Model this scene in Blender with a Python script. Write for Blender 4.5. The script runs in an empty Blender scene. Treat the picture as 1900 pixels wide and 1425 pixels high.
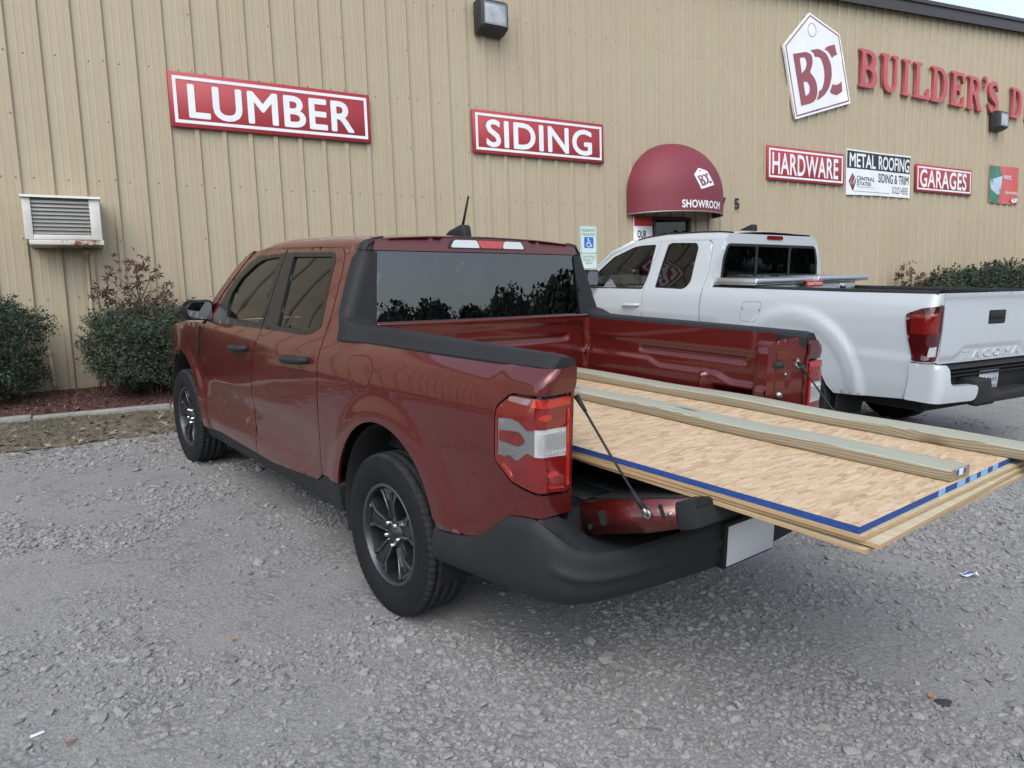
import bpy, bmesh, math, random
import numpy as np
from mathutils import Vector, Matrix
from mathutils.geometry import delaunay_2d_cdt
random.seed(7); rng = np.random.default_rng(7)
sc = bpy.context.scene
R = math.radians

# ------------------------------------------------------------------ camera, sky, sun, exposure
CAM = np.array([-1.953007, -3.028182, 1.346737]); YAW, PIT, ROL, FPX = 0.540421, 0.11537, -0.033871, 1330.277
def cam_axes():
    f = np.array([math.sin(YAW)*math.cos(PIT), math.cos(YAW)*math.cos(PIT), -math.sin(PIT)])
    r = np.array([math.cos(YAW), -math.sin(YAW), 0]); u = np.cross(r, f)
    c, s = math.cos(ROL), math.sin(ROL)
    return c*r+s*u, -s*r+c*u, f
_r, _u, _f = cam_axes()
cd = bpy.data.cameras.new("camera"); cam = bpy.data.objects.new("camera", cd); sc.collection.objects.link(cam)
cam.matrix_world = Matrix(((_r[0], _u[0], -_f[0], CAM[0]), (_r[1], _u[1], -_f[1], CAM[1]), (_r[2], _u[2], -_f[2], CAM[2]), (0, 0, 0, 1)))
cd.sensor_fit = 'HORIZONTAL'; cd.sensor_width = 36; cd.lens = 36*FPX/1900; cd.clip_end = 800; cd.clip_start = .05
sc.camera = cam
SUN_EL, SUN_AZ = 46, 218            # overcast dusk light from behind the left shoulder (azimuth clockwise from +Y)
w = bpy.data.worlds.new("World"); sc.world = w; w.use_nodes = True
nt = w.node_tree; bg = nt.nodes["Background"]
sky = nt.nodes.new("ShaderNodeTexSky"); sky.sky_type = 'NISHITA'; sky.sun_disc = False
sky.sun_elevation = R(SUN_EL); sky.sun_rotation = R(SUN_AZ); sky.air_density = 1.0; sky.dust_density = 2.0; sky.ozone_density = 1.0
hs = nt.nodes.new("ShaderNodeHueSaturation"); hs.inputs["Saturation"].default_value = .58
nt.links.new(sky.outputs[0], hs.inputs["Color"]); nt.links.new(hs.outputs[0], bg.inputs[0]); bg.inputs[1].default_value = .15
sd = bpy.data.lights.new("sun", 'SUN'); sd.energy = .5; sd.angle = R(50); sd.color = (1, .97, .94)
so = bpy.data.objects.new("sun", sd); sc.collection.objects.link(so)
_d = Vector((math.sin(R(SUN_AZ))*math.cos(R(SUN_EL)), math.cos(R(SUN_AZ))*math.cos(R(SUN_EL)), math.sin(R(SUN_EL))))
so.rotation_euler = _d.to_track_quat('Z', 'Y').to_euler()
vs = sc.view_settings; vs.view_transform = 'Standard'; vs.look = 'None'; vs.gamma = 1; vs.use_curve_mapping = False; vs.exposure = 0.95
sc.cycles.use_denoising = True
sc.cycles.max_bounces = 8; sc.cycles.transparent_max_bounces = 12; sc.cycles.caustics_reflective = False; sc.cycles.caustics_refractive = False

# ------------------------------------------------------------------ node material helpers
def L(nt, a, b): nt.links.new(a, b)
def mat(name, col, rough=.5, metal=0, coat=0, spec=.5, var=0, vscale=8, bump=0, bscale=60, stretch=(1, 1, 1), trans=0, emit=0, sheen=0):
    m = bpy.data.materials.new(name); m.use_nodes = True; nt = m.node_tree; b = nt.nodes["Principled BSDF"]
    c4 = (*col, 1)
    b.inputs["Base Color"].default_value = c4; b.inputs["Roughness"].default_value = rough; b.inputs["Metallic"].default_value = metal
    b.inputs["Coat Weight"].default_value = coat; b.inputs["Coat Roughness"].default_value = .03; b.inputs["Specular IOR Level"].default_value = spec
    b.inputs["Transmission Weight"].default_value = trans
    if emit: b.inputs["Emission Color"].default_value = c4; b.inputs["Emission Strength"].default_value = emit
    if var or bump:
        tc = nt.nodes.new("ShaderNodeTexCoord"); mp = nt.nodes.new("ShaderNodeMapping"); mp.inputs["Scale"].default_value = stretch
        L(nt, tc.outputs["Object"], mp.inputs[0])
    if var:
        n = nt.nodes.new("ShaderNodeTexNoise"); n.inputs["Scale"].default_value = vscale; n.inputs["Detail"].default_value = 6; n.inputs["Roughness"].default_value = .65
        L(nt, mp.outputs[0], n.inputs[0])
        r = nt.nodes.new("ShaderNodeValToRGB"); r.color_ramp.elements[0].position = .3; r.color_ramp.elements[1].position = .72
        r.color_ramp.elements[0].color = tuple(max(0, v*(1-var)) for v in col)+(1,); r.color_ramp.elements[1].color = tuple(min(1, v*(1+var)) for v in col)+(1,)
        L(nt, n.outputs[0], r.inputs[0]); L(nt, r.outputs[0], b.inputs["Base Color"])
        rr = nt.nodes.new("ShaderNodeMapRange"); rr.inputs[3].default_value = max(.02, rough-.08); rr.inputs[4].default_value = min(1, rough+.1)
        L(nt, n.outputs[0], rr.inputs[0]); L(nt, rr.outputs[0], b.inputs["Roughness"])
    if bump:
        n2 = nt.nodes.new("ShaderNodeTexNoise"); n2.inputs["Scale"].default_value = bscale; n2.inputs["Detail"].default_value = 4
        L(nt, mp.outputs[0], n2.inputs[0])
        bp = nt.nodes.new("ShaderNodeBump"); bp.inputs["Strength"].default_value = bump; bp.inputs["Distance"].default_value = .01
        L(nt, n2.outputs[0], bp.inputs["Height"]); L(nt, bp.outputs[0], b.inputs["Normal"])
    return m
def glass_mat(name, tint, rough=0.0, ior=1.5):
    m = bpy.data.materials.new(name); m.use_nodes = True; nt = m.node_tree
    for n in list(nt.nodes):
        if n.type != 'OUTPUT_MATERIAL': nt.nodes.remove(n)
    out = nt.nodes["Material Output"]
    t = nt.nodes.new("ShaderNodeBsdfTransparent"); t.inputs[0].default_value = (*tint, 1)
    g = nt.nodes.new("ShaderNodeBsdfGlossy"); g.inputs["Roughness"].default_value = rough; g.inputs[0].default_value = (.95, .97, 1, 1)
    fr = nt.nodes.new("ShaderNodeFresnel"); fr.inputs[0].default_value = ior
    mx = nt.nodes.new("ShaderNodeMixShader"); L(nt, fr.outputs[0], mx.inputs[0]); L(nt, t.outputs[0], mx.inputs[1]); L(nt, g.outputs[0], mx.inputs[2])
    L(nt, mx.outputs[0], out.inputs[0]); return m
def node(nt, t, **kw):
    n = nt.nodes.new(t)
    for k, v in kw.items(): setattr(n, k, v)
    return n
def mixc(nt, fac, a, b, mode='MIX'):
    n = nt.nodes.new("ShaderNodeMix"); n.data_type = 'RGBA'; n.blend_type = mode; n.clamp_factor = True
    for sock, v in ((n.inputs[0], fac), (n.inputs[6], a), (n.inputs[7], b)):
        if hasattr(v, 'links'): L(nt, v, sock)
        elif isinstance(v, tuple): sock.default_value = (*v, 1) if len(v) == 3 else v
        else: sock.default_value = v
    return n.outputs[2]
def ramp(nt, v, stops):
    r = nt.nodes.new("ShaderNodeValToRGB"); e = r.color_ramp.elements
    e[0].position, e[1].position = stops[0][0], stops[-1][0]
    e[0].color = (*stops[0][1], 1); e[1].color = (*stops[-1][1], 1)
    for p_, c_ in stops[1:-1]: k = e.new(p_); k.color = (*c_, 1)
    L(nt, v, r.inputs[0]); return r.outputs[0]
def noise(nt, vec, scale, detail=5, rough=.6, dist=0):
    n = nt.nodes.new("ShaderNodeTexNoise"); n.inputs["Scale"].default_value = scale; n.inputs["Detail"].default_value = detail
    n.inputs["Roughness"].default_value = rough; n.inputs["Distortion"].default_value = dist; L(nt, vec, n.inputs[0]); return n
def mapping(nt, vec, scale=(1, 1, 1), rot=(0, 0, 0), loc=(0, 0, 0)):
    n = nt.nodes.new("ShaderNodeMapping"); n.inputs["Scale"].default_value = scale; n.inputs["Rotation"].default_value = rot; n.inputs["Location"].default_value = loc
    L(nt, vec, n.inputs[0]); return n.outputs[0]
def math_(nt, op, a, b=None):
    n = nt.nodes.new("ShaderNodeMath"); n.operation = op
    for i, v in enumerate((a, b)):
        if v is None: continue
        if hasattr(v, 'links'): L(nt, v, n.inputs[i])
        else: n.inputs[i].default_value = v
    return n.outputs[0]
def newmat(name):
    m = bpy.data.materials.new(name); m.use_nodes = True; nt = m.node_tree
    tc = nt.nodes.new("ShaderNodeTexCoord"); return m, nt, nt.nodes["Principled BSDF"], tc.outputs["Object"]

# paint
RED = mat("red_paint", (.110, .009, .008), .32, .35, coat=1)
def _paint_flake(m, scale=900, s=.012):
    nt = m.node_tree; b = nt.nodes["Principled BSDF"]; tc = node(nt, "ShaderNodeTexCoord"); n = noise(nt, tc.outputs["Object"], 3, 3)
    bp = node(nt, "ShaderNodeBump"); bp.inputs["Strength"].default_value = s; bp.inputs["Distance"].default_value = .004; L(nt, n.outputs[0], bp.inputs["Height"])
    L(nt, bp.outputs[0], b.inputs["Coat Normal"])
    n2 = noise(nt, tc.outputs["Object"], 2.2, 6, .7); rr = node(nt, "ShaderNodeMapRange"); rr.inputs[3].default_value = .008; rr.inputs[4].default_value = .04
    L(nt, n2.outputs[0], rr.inputs[0]); L(nt, rr.outputs[0], b.inputs["Coat Roughness"])
_paint_flake(RED)
WHITE = mat("white_paint", (.50, .545, .575), .4, 0, coat=1); _paint_flake(WHITE)
BLK = mat("black_plastic", (.0105, .0125, .014), .68, var=.2, vscale=30, bump=.12, bscale=900)
BLK2 = mat("matte_black", (.012, .012, .013), .8)
TRIM = mat("pillar_black", (.010, .0105, .011), .38)
GLOSSBLK = mat("gloss_black", (.012, .012, .013), .12)
RUB = mat("rubber", (.0085, .0095, .0105), .75, spec=.3, var=.3, vscale=14, bump=.05, bscale=300)
TREAD = mat("tread_rubber", (.026, .0275, .029), .9, spec=.3, var=.5, vscale=25, bump=.1, bscale=200)
RIM = mat("grey_alloy", (.16, .17, .185), .22, .9)
RIMD = mat("dark_alloy", (.055, .057, .062), .35, .7)
CHROME = mat("chrome", (.62, .63, .64), .12, 1)
STEEL = mat("steel", (.35, .35, .35), .35, .9)
INT = mat("interior_dark", (.055, .055, .058), .8)
GLS_F = glass_mat("window_glass", (.78, .84, .78)); GLS_R = glass_mat("tinted_glass", (.25, .27, .25), ior=1.6); GLS_B = glass_mat("rear_glass", (.40, .44, .41), ior=1.95); GLS_W = glass_mat("windshield_glass", (.75, .8, .76))
MIRG = mat("mirror_glass", (.75, .78, .8), .02, 1)
LENSR = mat("red_lens", (.17, .008, .007), .1, 0, coat=1, var=.25, vscale=14)
LENSB = mat("bright_red_lens", (.44, .02, .014), .08, coat=1)
LENSD = mat("dark_red_lens", (.055, .004, .006), .1, 0, coat=1)
LENSW = mat("clear_lens", (.6, .62, .62), .1, .3, coat=1)
LENSC = mat("pale_pink_lens", (.26, .15, .16), .12, coat=1)
SILV = mat("silver_bezel", (.25, .26, .26), .3, .5, coat=.5)
PLATE = mat("plate_white", (.7, .72, .74), .4)
SIGNW = mat("sign_white", (.74, .77, .79), .45, var=.06, vscale=3)
SIGNR = mat("sign_red", (.36, .035, .045), .5, var=.12, vscale=2.5)
MAROON = mat("sign_maroon", (.26, .07, .09), .5)
INKB = mat("ink_black", (.02, .022, .026), .6); INKR = mat("ink_red", (.42, .03, .03), .5); INKG = mat("ink_green", (.02, .2, .1), .5); INKBL = mat("ink_blue", (.03, .09, .35), .45)
ALUM = mat("diamond_aluminium", (.62, .63, .64), .28, .95, bump=.5, bscale=90)

# ------------------------------------------------------------------ mesh helpers
class MB:
    def __init__(s): s.v = []; s.f = []; s.m = []; s.s = []; s.n = 0
    def add(s, V, F, mi=0, smooth=False, M=None):
        V = np.asarray(V, float).reshape(-1, 3)
        if M is not None:
            M = np.asarray(M); V = V@M[:3, :3].T+M[:3, 3]
        s.v.append(V); s.f += [tuple(int(i)+s.n for i in f) for f in F]; s.m += [mi]*len(F); s.s += [smooth]*len(F); s.n += len(V); return s
    def box(s, x0, x1, y0, y1, z0, z1, mi=0, bev=0, seg=2, M=None, smooth=None):
        bm = bmesh.new(); bmesh.ops.create_cube(bm, size=1)
        for v in bm.verts: v.co = Vector(((x0+x1)/2+v.co.x*(x1-x0), (y0+y1)/2+v.co.y*(y1-y0), (z0+z1)/2+v.co.z*(z1-z0)))
        if bev: bmesh.ops.bevel(bm, geom=bm.edges[:], offset=bev, segments=seg, affect='EDGES', profile=.5)
        s.bm(bm, mi, bool(bev) if smooth is None else smooth, M); return s
    def bm(s, bm, mi=0, smooth=False, M=None):
        bm.verts.index_update(); s.add([v.co[:] for v in bm.verts], [[v.index for v in f.verts] for f in bm.faces], mi, smooth, M); bm.free()
    def prism(s, poly, h0, h1, axis=2, mi=0, M=None, bev=0):
        """poly in 2D, extruded along axis between h0,h1. axis=2:(x,y)->z; axis=1:(x,z)->y; axis=0:(y,z)->x"""
        n = len(poly)
        def P(a, b, h): return {2: (a, b, h), 1: (a, h, b), 0: (h, a, b)}[axis]
        bm = bmesh.new(); A = [bm.verts.new(P(a, b, h0)) for a, b in poly]; B = [bm.verts.new(P(a, b, h1)) for a, b in poly]
        bm.faces.new(A); bm.faces.new(B[::-1])
        for i in range(n): bm.faces.new((A[i], B[i], B[(i+1) % n], A[(i+1) % n]))
        bmesh.ops.recalc_face_normals(bm, faces=bm.faces[:])
        if bev: bmesh.ops.bevel(bm, geom=bm.edges[:], offset=bev, segments=2, affect='EDGES', profile=.5)
        s.bm(bm, mi, bool(bev), M); return s
    def tube(s, pts, r, n=10, mi=0, M=None, caps=True, smooth=True):
        pts = [Vector(p) for p in pts]; rs = r if hasattr(r, '__len__') else [r]*len(pts); V = []; F = []
        up = Vector((0, 0, 1))
        for i, p in enumerate(pts):
            t = (pts[min(i+1, len(pts)-1)]-pts[max(i-1, 0)]).normalized()
            a = t.cross(up if abs(t.z) < .95 else Vector((1, 0, 0))).normalized(); b = t.cross(a)
            for k in range(n): an = 2*math.pi*k/n; V.append(p+rs[i]*(math.cos(an)*a+math.sin(an)*b))
        for i in range(len(pts)-1):
            for k in range(n): F.append((i*n+k, i*n+(k+1) % n, (i+1)*n+(k+1) % n, (i+1)*n+k))
        if caps: F += [tuple(range(n))[::-1], tuple((len(pts)-1)*n+k for k in range(n))]
        s.add([v[:] for v in V], F, mi, smooth, M); return s
    def lathe(s, prof, n=64, mi=0, M=None, closed=False, smooth=True, rfun=None):
        """prof: list of (x, r); revolved round the X axis"""
        V = []; F = []; P = len(prof)
        for k in range(n):
            a = 2*math.pi*k/n
            for j, (x, r) in enumerate(prof):
                rr = r if rfun is None else r+rfun(k, j)
                V.append((x, rr*math.cos(a), rr*math.sin(a)))
        for k in range(n):
            for j in range(P if closed else P-1):
                a0, a1 = k*P+j, k*P+(j+1) % P; b0, b1 = ((k+1) % n)*P+j, ((k+1) % n)*P+(j+1) % P
                F.append((a0, a1, b1, b0))
        s.add(V, F, mi, smooth, M); return s
    def grid(s, G, mi=0, smooth=True, flip=False, M=None):
        G = np.asarray(G); a, b = G.shape[:2]; F = []
        for i in range(a-1):
            for j in range(b-1):
                f = (i*b+j, i*b+j+1, (i+1)*b+j+1, (i+1)*b+j); F.append(f[::-1] if flip else f)
        s.add(G.reshape(-1, 3), F, mi, smooth, M); return s
    def obj(s, name, mats, parent=None, loc=None):
        me = bpy.data.meshes.new(name); V = np.concatenate(s.v) if s.v else np.zeros((0, 3))
        if loc is not None: V = V-np.asarray(loc)
        me.from_pydata(V.tolist(), [], s.f)
        for m in (mats if isinstance(mats, (list, tuple)) else [mats]): me.materials.append(m)
        me.polygons.foreach_set("material_index", s.m); me.polygons.foreach_set("use_smooth", s.s); me.update()
        o = bpy.data.objects.new(name, me); sc.collection.objects.link(o)
        if loc is not None: o.location = loc
        if parent is not None: o.parent = parent
        return o
def quick_mesh(name, V, loops, k, mats, mi=None, smooth=False, parent=None):
    """fast mesh: every face has k corners; loops flat index array"""
    me = bpy.data.meshes.new(name); nf = len(loops)//k
    me.vertices.add(len(V)); me.vertices.foreach_set("co", np.asarray(V, np.float32).ravel())
    me.loops.add(len(loops)); me.loops.foreach_set("vertex_index", np.asarray(loops, np.int32))
    me.polygons.add(nf); me.polygons.foreach_set("loop_start", np.arange(nf, dtype=np.int32)*k)
    for m in mats: me.materials.append(m)
    if mi is not None: me.polygons.foreach_set("material_index", np.asarray(mi, np.int32))
    me.polygons.foreach_set("use_smooth", np.full(nf, smooth)); me.update(calc_edges=True); me.validate()
    o = bpy.data.objects.new(name, me); sc.collection.objects.link(o)
    if parent is not None: o.parent = parent
    return o
def dens(poly, step, closed=True):
    out = []; n = len(poly)
    for i in range(n if closed else n-1):
        a = np.array(poly[i], float); b = np.array(poly[(i+1) % n], float); k = max(1, int(math.ceil(np.hypot(*(b-a))/step)))
        out += [tuple(a+(b-a)*j/k) for j in range(k)]
    if not closed: out.append(tuple(poly[-1]))
    return out
def rnd(poly, r, skip=(), n=5):
    """round the corners of a 2D polygon"""
    out = []; N = len(poly)
    for i in range(N):
        p0, p1, p2 = (np.array(poly[k % N], float) for k in (i-1, i, i+1))
        if i in skip: out.append(tuple(p1)); continue
        l1, l2 = np.hypot(*(p0-p1)), np.hypot(*(p2-p1)); rr = min(r, l1*.45, l2*.45)
        a = p1+(p0-p1)/max(l1, 1e-9)*rr; b = p1+(p2-p1)/max(l2, 1e-9)*rr
        for k in range(n+1): t = k/n; out.append(tuple((1-t)**2*a+2*t*(1-t)*p1+t*t*b))
    return out
def pinp(P, poly):
    P = np.asarray(P); x, y = P[:, 0], P[:, 1]; ins = np.zeros(len(P), bool); q = np.asarray(poly); j = len(q)-1
    for i in range(len(q)):
        c = ((q[i, 1] > y) != (q[j, 1] > y)) & (x < (q[j, 0]-q[i, 0])*(y-q[i, 1])/((q[j, 1]-q[i, 1]) or 1e-12)+q[i, 0]); ins ^= c; j = i
    return ins
def patch(mb, outline, fn, holes=(), step=.04, depth=.02, out=None, mi=0, mirror=False, bstep=None, rim=True, edge=0.003):
    """surface patch: 2D outline (with holes) filled, mapped through fn, edges folded inwards (depth). out: rough outward direction"""
    bstep = bstep or step*.6
    loops = [dens(outline, bstep)]+[dens(h, bstep) for h in holes]
    pts = []; edges = []
    for l in loops:
        s0 = len(pts); pts += l; edges += [(s0+i, s0+(i+1) % len(l)) for i in range(len(l))]
    B = np.array(pts); lo, hi = B.min(0), B.max(0)
    gx = np.arange(lo[0]+step*.5, hi[0], step); gy = np.arange(lo[1]+step*.5, hi[1], step)
    Gp = np.array([(x+(step*.5 if j % 2 else 0), y) for j, y in enumerate(gy) for x in gx]).reshape(-1, 2)
    if len(Gp):
        k = pinp(Gp, loops[0])
        for h in loops[1:]: k &= ~pinp(Gp, h)
        Gp = Gp[k]
    if len(Gp):
        dmin = np.full(len(Gp), 9.)
        for c0 in range(0, len(B), 400): dmin = np.minimum(dmin, np.sqrt(((Gp[:, None]-B[None, c0:c0+400])**2).sum(2)).min(1))
        Gp = Gp[dmin > step*.45]; pts = pts+[tuple(g) for g in Gp]
    vo, eo, fo, ov, oe, of = delaunay_2d_cdt([Vector(p) for p in pts], edges, [], 0, 1e-7)
    U = np.array([v[:] for v in vo]); F = np.array([f[:] for f in fo])
    C = U[F].mean(1); k = pinp(C, loops[0])
    for h in loops[1:]: k &= ~pinp(C, h)
    F = F[k]
    e = 1e-3
    def ev(Q):
        X = fn(Q[:, 0], Q[:, 1]); return np.stack(np.broadcast_arrays(*X), 1) if isinstance(X, tuple) else X
    X = ev(U); du = ev(U+[e, 0])-ev(U-[e, 0]); dv = ev(U+[0, e])-ev(U-[0, e]); N = np.cross(du, dv); N /= np.linalg.norm(N, axis=1)[:, None]+1e-12
    if out is not None and (N@np.array(out)).mean() < 0: N = -N
    # orient faces along N
    fn_ = np.cross(X[F[:, 1]]-X[F[:, 0]], X[F[:, 2]]-X[F[:, 0]]); fl = (fn_*N[F[:, 0]]).sum(1) < 0
    F[fl] = F[fl][:, ::-1]
    mx = np.array([-1, 1, 1.]) if mirror else np.ones(3)
    tri = [tuple(f[::-1]) if mirror else tuple(f) for f in F]
    mb.add(X*mx, tri, mi, True)
    if rim and depth:
        for l in loops:
            Q = np.array(l); A = ev(Q); du = ev(Q+[e, 0])-ev(Q-[e, 0]); dv = ev(Q+[0, e])-ev(Q-[0, e]); n = np.cross(du, dv); n /= np.linalg.norm(n, axis=1)[:, None]+1e-12
            if out is not None and (n@np.array(out)).mean() < 0: n = -n
            Bv = A-n*depth; m = len(l)
            mb.add(np.concatenate([A, Bv])*mx, [(i, (i+1) % m, m+(i+1) % m, m+i) for i in range(m)], mi, True)
    return mb
def thing(name, label, cat, group=None, loc=(0, 0, 0)):
    o = bpy.data.objects.new(name, None); o.empty_display_size = .1; sc.collection.objects.link(o); o.location = loc
    return tag(o, label, cat, group)
def tag(o, label=None, cat=None, group=None, kind=None):
    if label: o["label"] = label
    if cat: o["category"] = cat
    if group: o["group"] = group
    if kind: o["kind"] = kind
    return o
_tc = {}
def text2d(s, w=None, h=None, bold=0.0, spacing=1.0):
    """text outline mesh normalised to a w x h box at the origin -> (V2, faces); bold thickens the strokes with shifted copies"""
    key = (s, spacing)
    if key not in _tc:
        c = bpy.data.curves.new("t", 'FONT'); c.body = s; c.size = 1; c.resolution_u = 4; c.space_character = spacing
        o = bpy.data.objects.new("t", c); sc.collection.objects.link(o); dg = bpy.context.evaluated_depsgraph_get(); dg.update()
        me = bpy.data.meshes.new_from_object(o.evaluated_get(dg)); V = np.array([v.co[:2] for v in me.vertices]); F = [tuple(p.vertices) for p in me.polygons]
        bpy.data.objects.remove(o); bpy.data.curves.remove(c); bpy.data.meshes.remove(me); _tc[key] = (V, F)
    V, F = _tc[key]
    if bold:
        n = len(V); sh = [(0, 0)]+[(bold*math.cos(a), bold*math.sin(a)) for a in np.arange(8)*math.pi/4]
        V = np.concatenate([V+np.array(q) for q in sh]); F = [tuple(i+n*k for i in f) for k in range(9) for f in F]
    V = V-V.min(0); sz = V.max(0)
    sx = (w/sz[0]) if w else None; sy = (h/sz[1]) if h else None
    sx = sx or sy; sy = sy or sx
    return V*[sx, sy], F
def layer(V, bold): n = len(V); return np.repeat(np.arange(9), n//9)*6e-5 if bold else np.zeros(n)
def put_text(mb, s, x, z, y, w=None, h=None, bold=0.0, mi=0, spacing=1.0, thick=0.002):
    """flat text on a wall facing -Y; (x,z) lower left"""
    V, F = text2d(s, w, h, bold, spacing); n = len(V)
    mb.add(np.stack([x+V[:, 0], y-layer(V, bold), z+V[:, 1]], 1), F, mi); return mb
def sst(t): t = np.clip(t, 0, 1); return t*t*(3-2*t)
def smooth_tab(xs, ys, lo, hi, n=400, k=9):
    g = np.linspace(lo, hi, n); v = np.interp(g, xs, ys); ker = np.hanning(2*k+3); ker /= ker.sum()
    vp = np.concatenate([v[0]+np.arange(-(k+1), 0)*(v[1]-v[0]), v, v[-1]+np.arange(1, k+2)*(v[-1]-v[-2])])
    return g, np.convolve(vp, ker, 'valid')

# ------------------------------------------------------------------ ground
GX, GY = -.012787, .064808
def gz(x, y):
    x = np.asarray(x, float); y = np.asarray(y, float)
    yy = np.where(y < -8, -8-12*np.tanh((-8-y)/12*.8), np.minimum(y, 9)); xx = 14*np.tanh(x/14)
    return GX*xx+GY*yy
WY = 6.45                                                    # wall plane
def axis_pts(lo, hi, a, b, fine, coarse):
    return np.unique(np.round(np.concatenate([np.arange(lo, a, coarse), np.arange(a, b, fine), np.arange(b, hi+.01, coarse)]), 4))
def undul(x, y):
    return .006*np.sin(1.7*x+.6*y)*np.sin(1.3*y-.4*x+1)+.003*np.sin(5.1*x+2)*np.sin(4.3*y+.7)
xs = axis_pts(-90, 110, -7, 12, .12, 3.); ys = axis_pts(-110, 11.5, -4, 7, .12, 3.)
X, Y = np.meshgrid(xs, ys, indexing='ij'); Zg = gz(X, Y)+undul(X, Y)*((abs(X) < 12) & (abs(Y) < 8))
m, nt, b, oc = newmat("gravel")
big = noise(nt, oc, .55, 4, .6); med = noise(nt, oc, 2.6, 5, .65); fine = noise(nt, oc, 240, 3, .7)
wv = noise(nt, oc, 9, 3); wo = node(nt, "ShaderNodeMixRGB"); wo.inputs[0].default_value = .035; L(nt, oc, wo.inputs[1]); L(nt, wv.outputs["Color"], wo.inputs[2])
def voro(scale, feat='F1'):
    v = node(nt, "ShaderNodeTexVoronoi", feature=feat); v.inputs["Scale"].default_value = scale; L(nt, wo.outputs[0], v.inputs["Vector"]); return v
v1, v2, v3 = voro(48), voro(105), voro(220)
mask = ramp(nt, math_(nt, 'ADD', math_(nt, 'MULTIPLY', med.outputs[0], .6), math_(nt, 'MULTIPLY', big.outputs[0], .4)), [(.40, (0, 0, 0)), (.56, (1, 1, 1))])
trk = noise(nt, mapping(nt, oc, (.35, 5.0, 1), (0, 0, R(-28))), 1.0, 4, .6)
base = ramp(nt, math_(nt, 'ADD', math_(nt, 'MULTIPLY', big.outputs[0], .6), math_(nt, 'MULTIPLY', trk.outputs[0], .4)), [(.3, (.24, .238, .232)), (.7, (.325, .321, .312))])
cellc = node(nt, "ShaderNodeSeparateColor"); L(nt, v1.outputs["Color"], cellc.inputs[0])
cell2 = node(nt, "ShaderNodeSeparateColor"); L(nt, v2.outputs["Color"], cell2.inputs[0])
st1 = ramp(nt, cellc.outputs[0], [(0, (.15, .15, .152)), (.45, (.25, .25, .248)), (.8, (.34, .34, .338)), (.93, (.28, .235, .21)), (1, (.46, .46, .45))])
st2 = ramp(nt, cell2.outputs[0], [(0, (.14, .14, .142)), (.5, (.25, .25, .247)), (.9, (.36, .358, .35)), (1, (.28, .235, .21))])
gap1 = ramp(nt, v1.outputs["Distance"], [(.35, (1, 1, 1)), (.75, (.3, .3, .3))]); gap2 = ramp(nt, v2.outputs["Distance"], [(.35, (1, 1, 1)), (.8, (.45, .45, .45))])
stones1 = mixc(nt, 1, st1, gap1, 'MULTIPLY'); stones2 = mixc(nt, 1, st2, gap2, 'MULTIPLY')
stones = mixc(nt, ramp(nt, med.outputs[0], [(.45, (0, 0, 0)), (.6, (1, 1, 1))]), stones2, stones1)
col = mixc(nt, mask, mixc(nt, .35, base, stones2), mixc(nt, .8, base, stones))
col = mixc(nt, .35, col, ramp(nt, fine.outputs[0], [(.3, (.10, .10, .10)), (.7, (.43, .428, .42))]))
L(nt, col, b.inputs["Base Color"]); b.inputs["Roughness"].default_value = .95; b.inputs["Specular IOR Level"].default_value = .2
h = math_(nt, 'MULTIPLY', math_(nt, 'SUBTRACT', 1.0, v1.outputs["Distance"]), mask)
h = math_(nt, 'ADD', h, math_(nt, 'MULTIPLY', math_(nt, 'SUBTRACT', 1.0, v2.outputs["Distance"]), .5))
h = math_(nt, 'ADD', h, math_(nt, 'MULTIPLY', v3.outputs["Distance"], -.25)); h = math_(nt, 'ADD', h, math_(nt, 'MULTIPLY', med.outputs[0], 1.2))
bp = node(nt, "ShaderNodeBump"); bp.inputs["Strength"].default_value = .4; bp.inputs["Distance"].default_value = .012; L(nt, h, bp.inputs["Height"]); L(nt, bp.outputs[0], b.inputs["Normal"])
GRAVEL = m
tag(MB().grid(np.stack([X, Y, Zg], -1), smooth=True, flip=True).obj("gravel_lot", GRAVEL), kind="structure")

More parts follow.
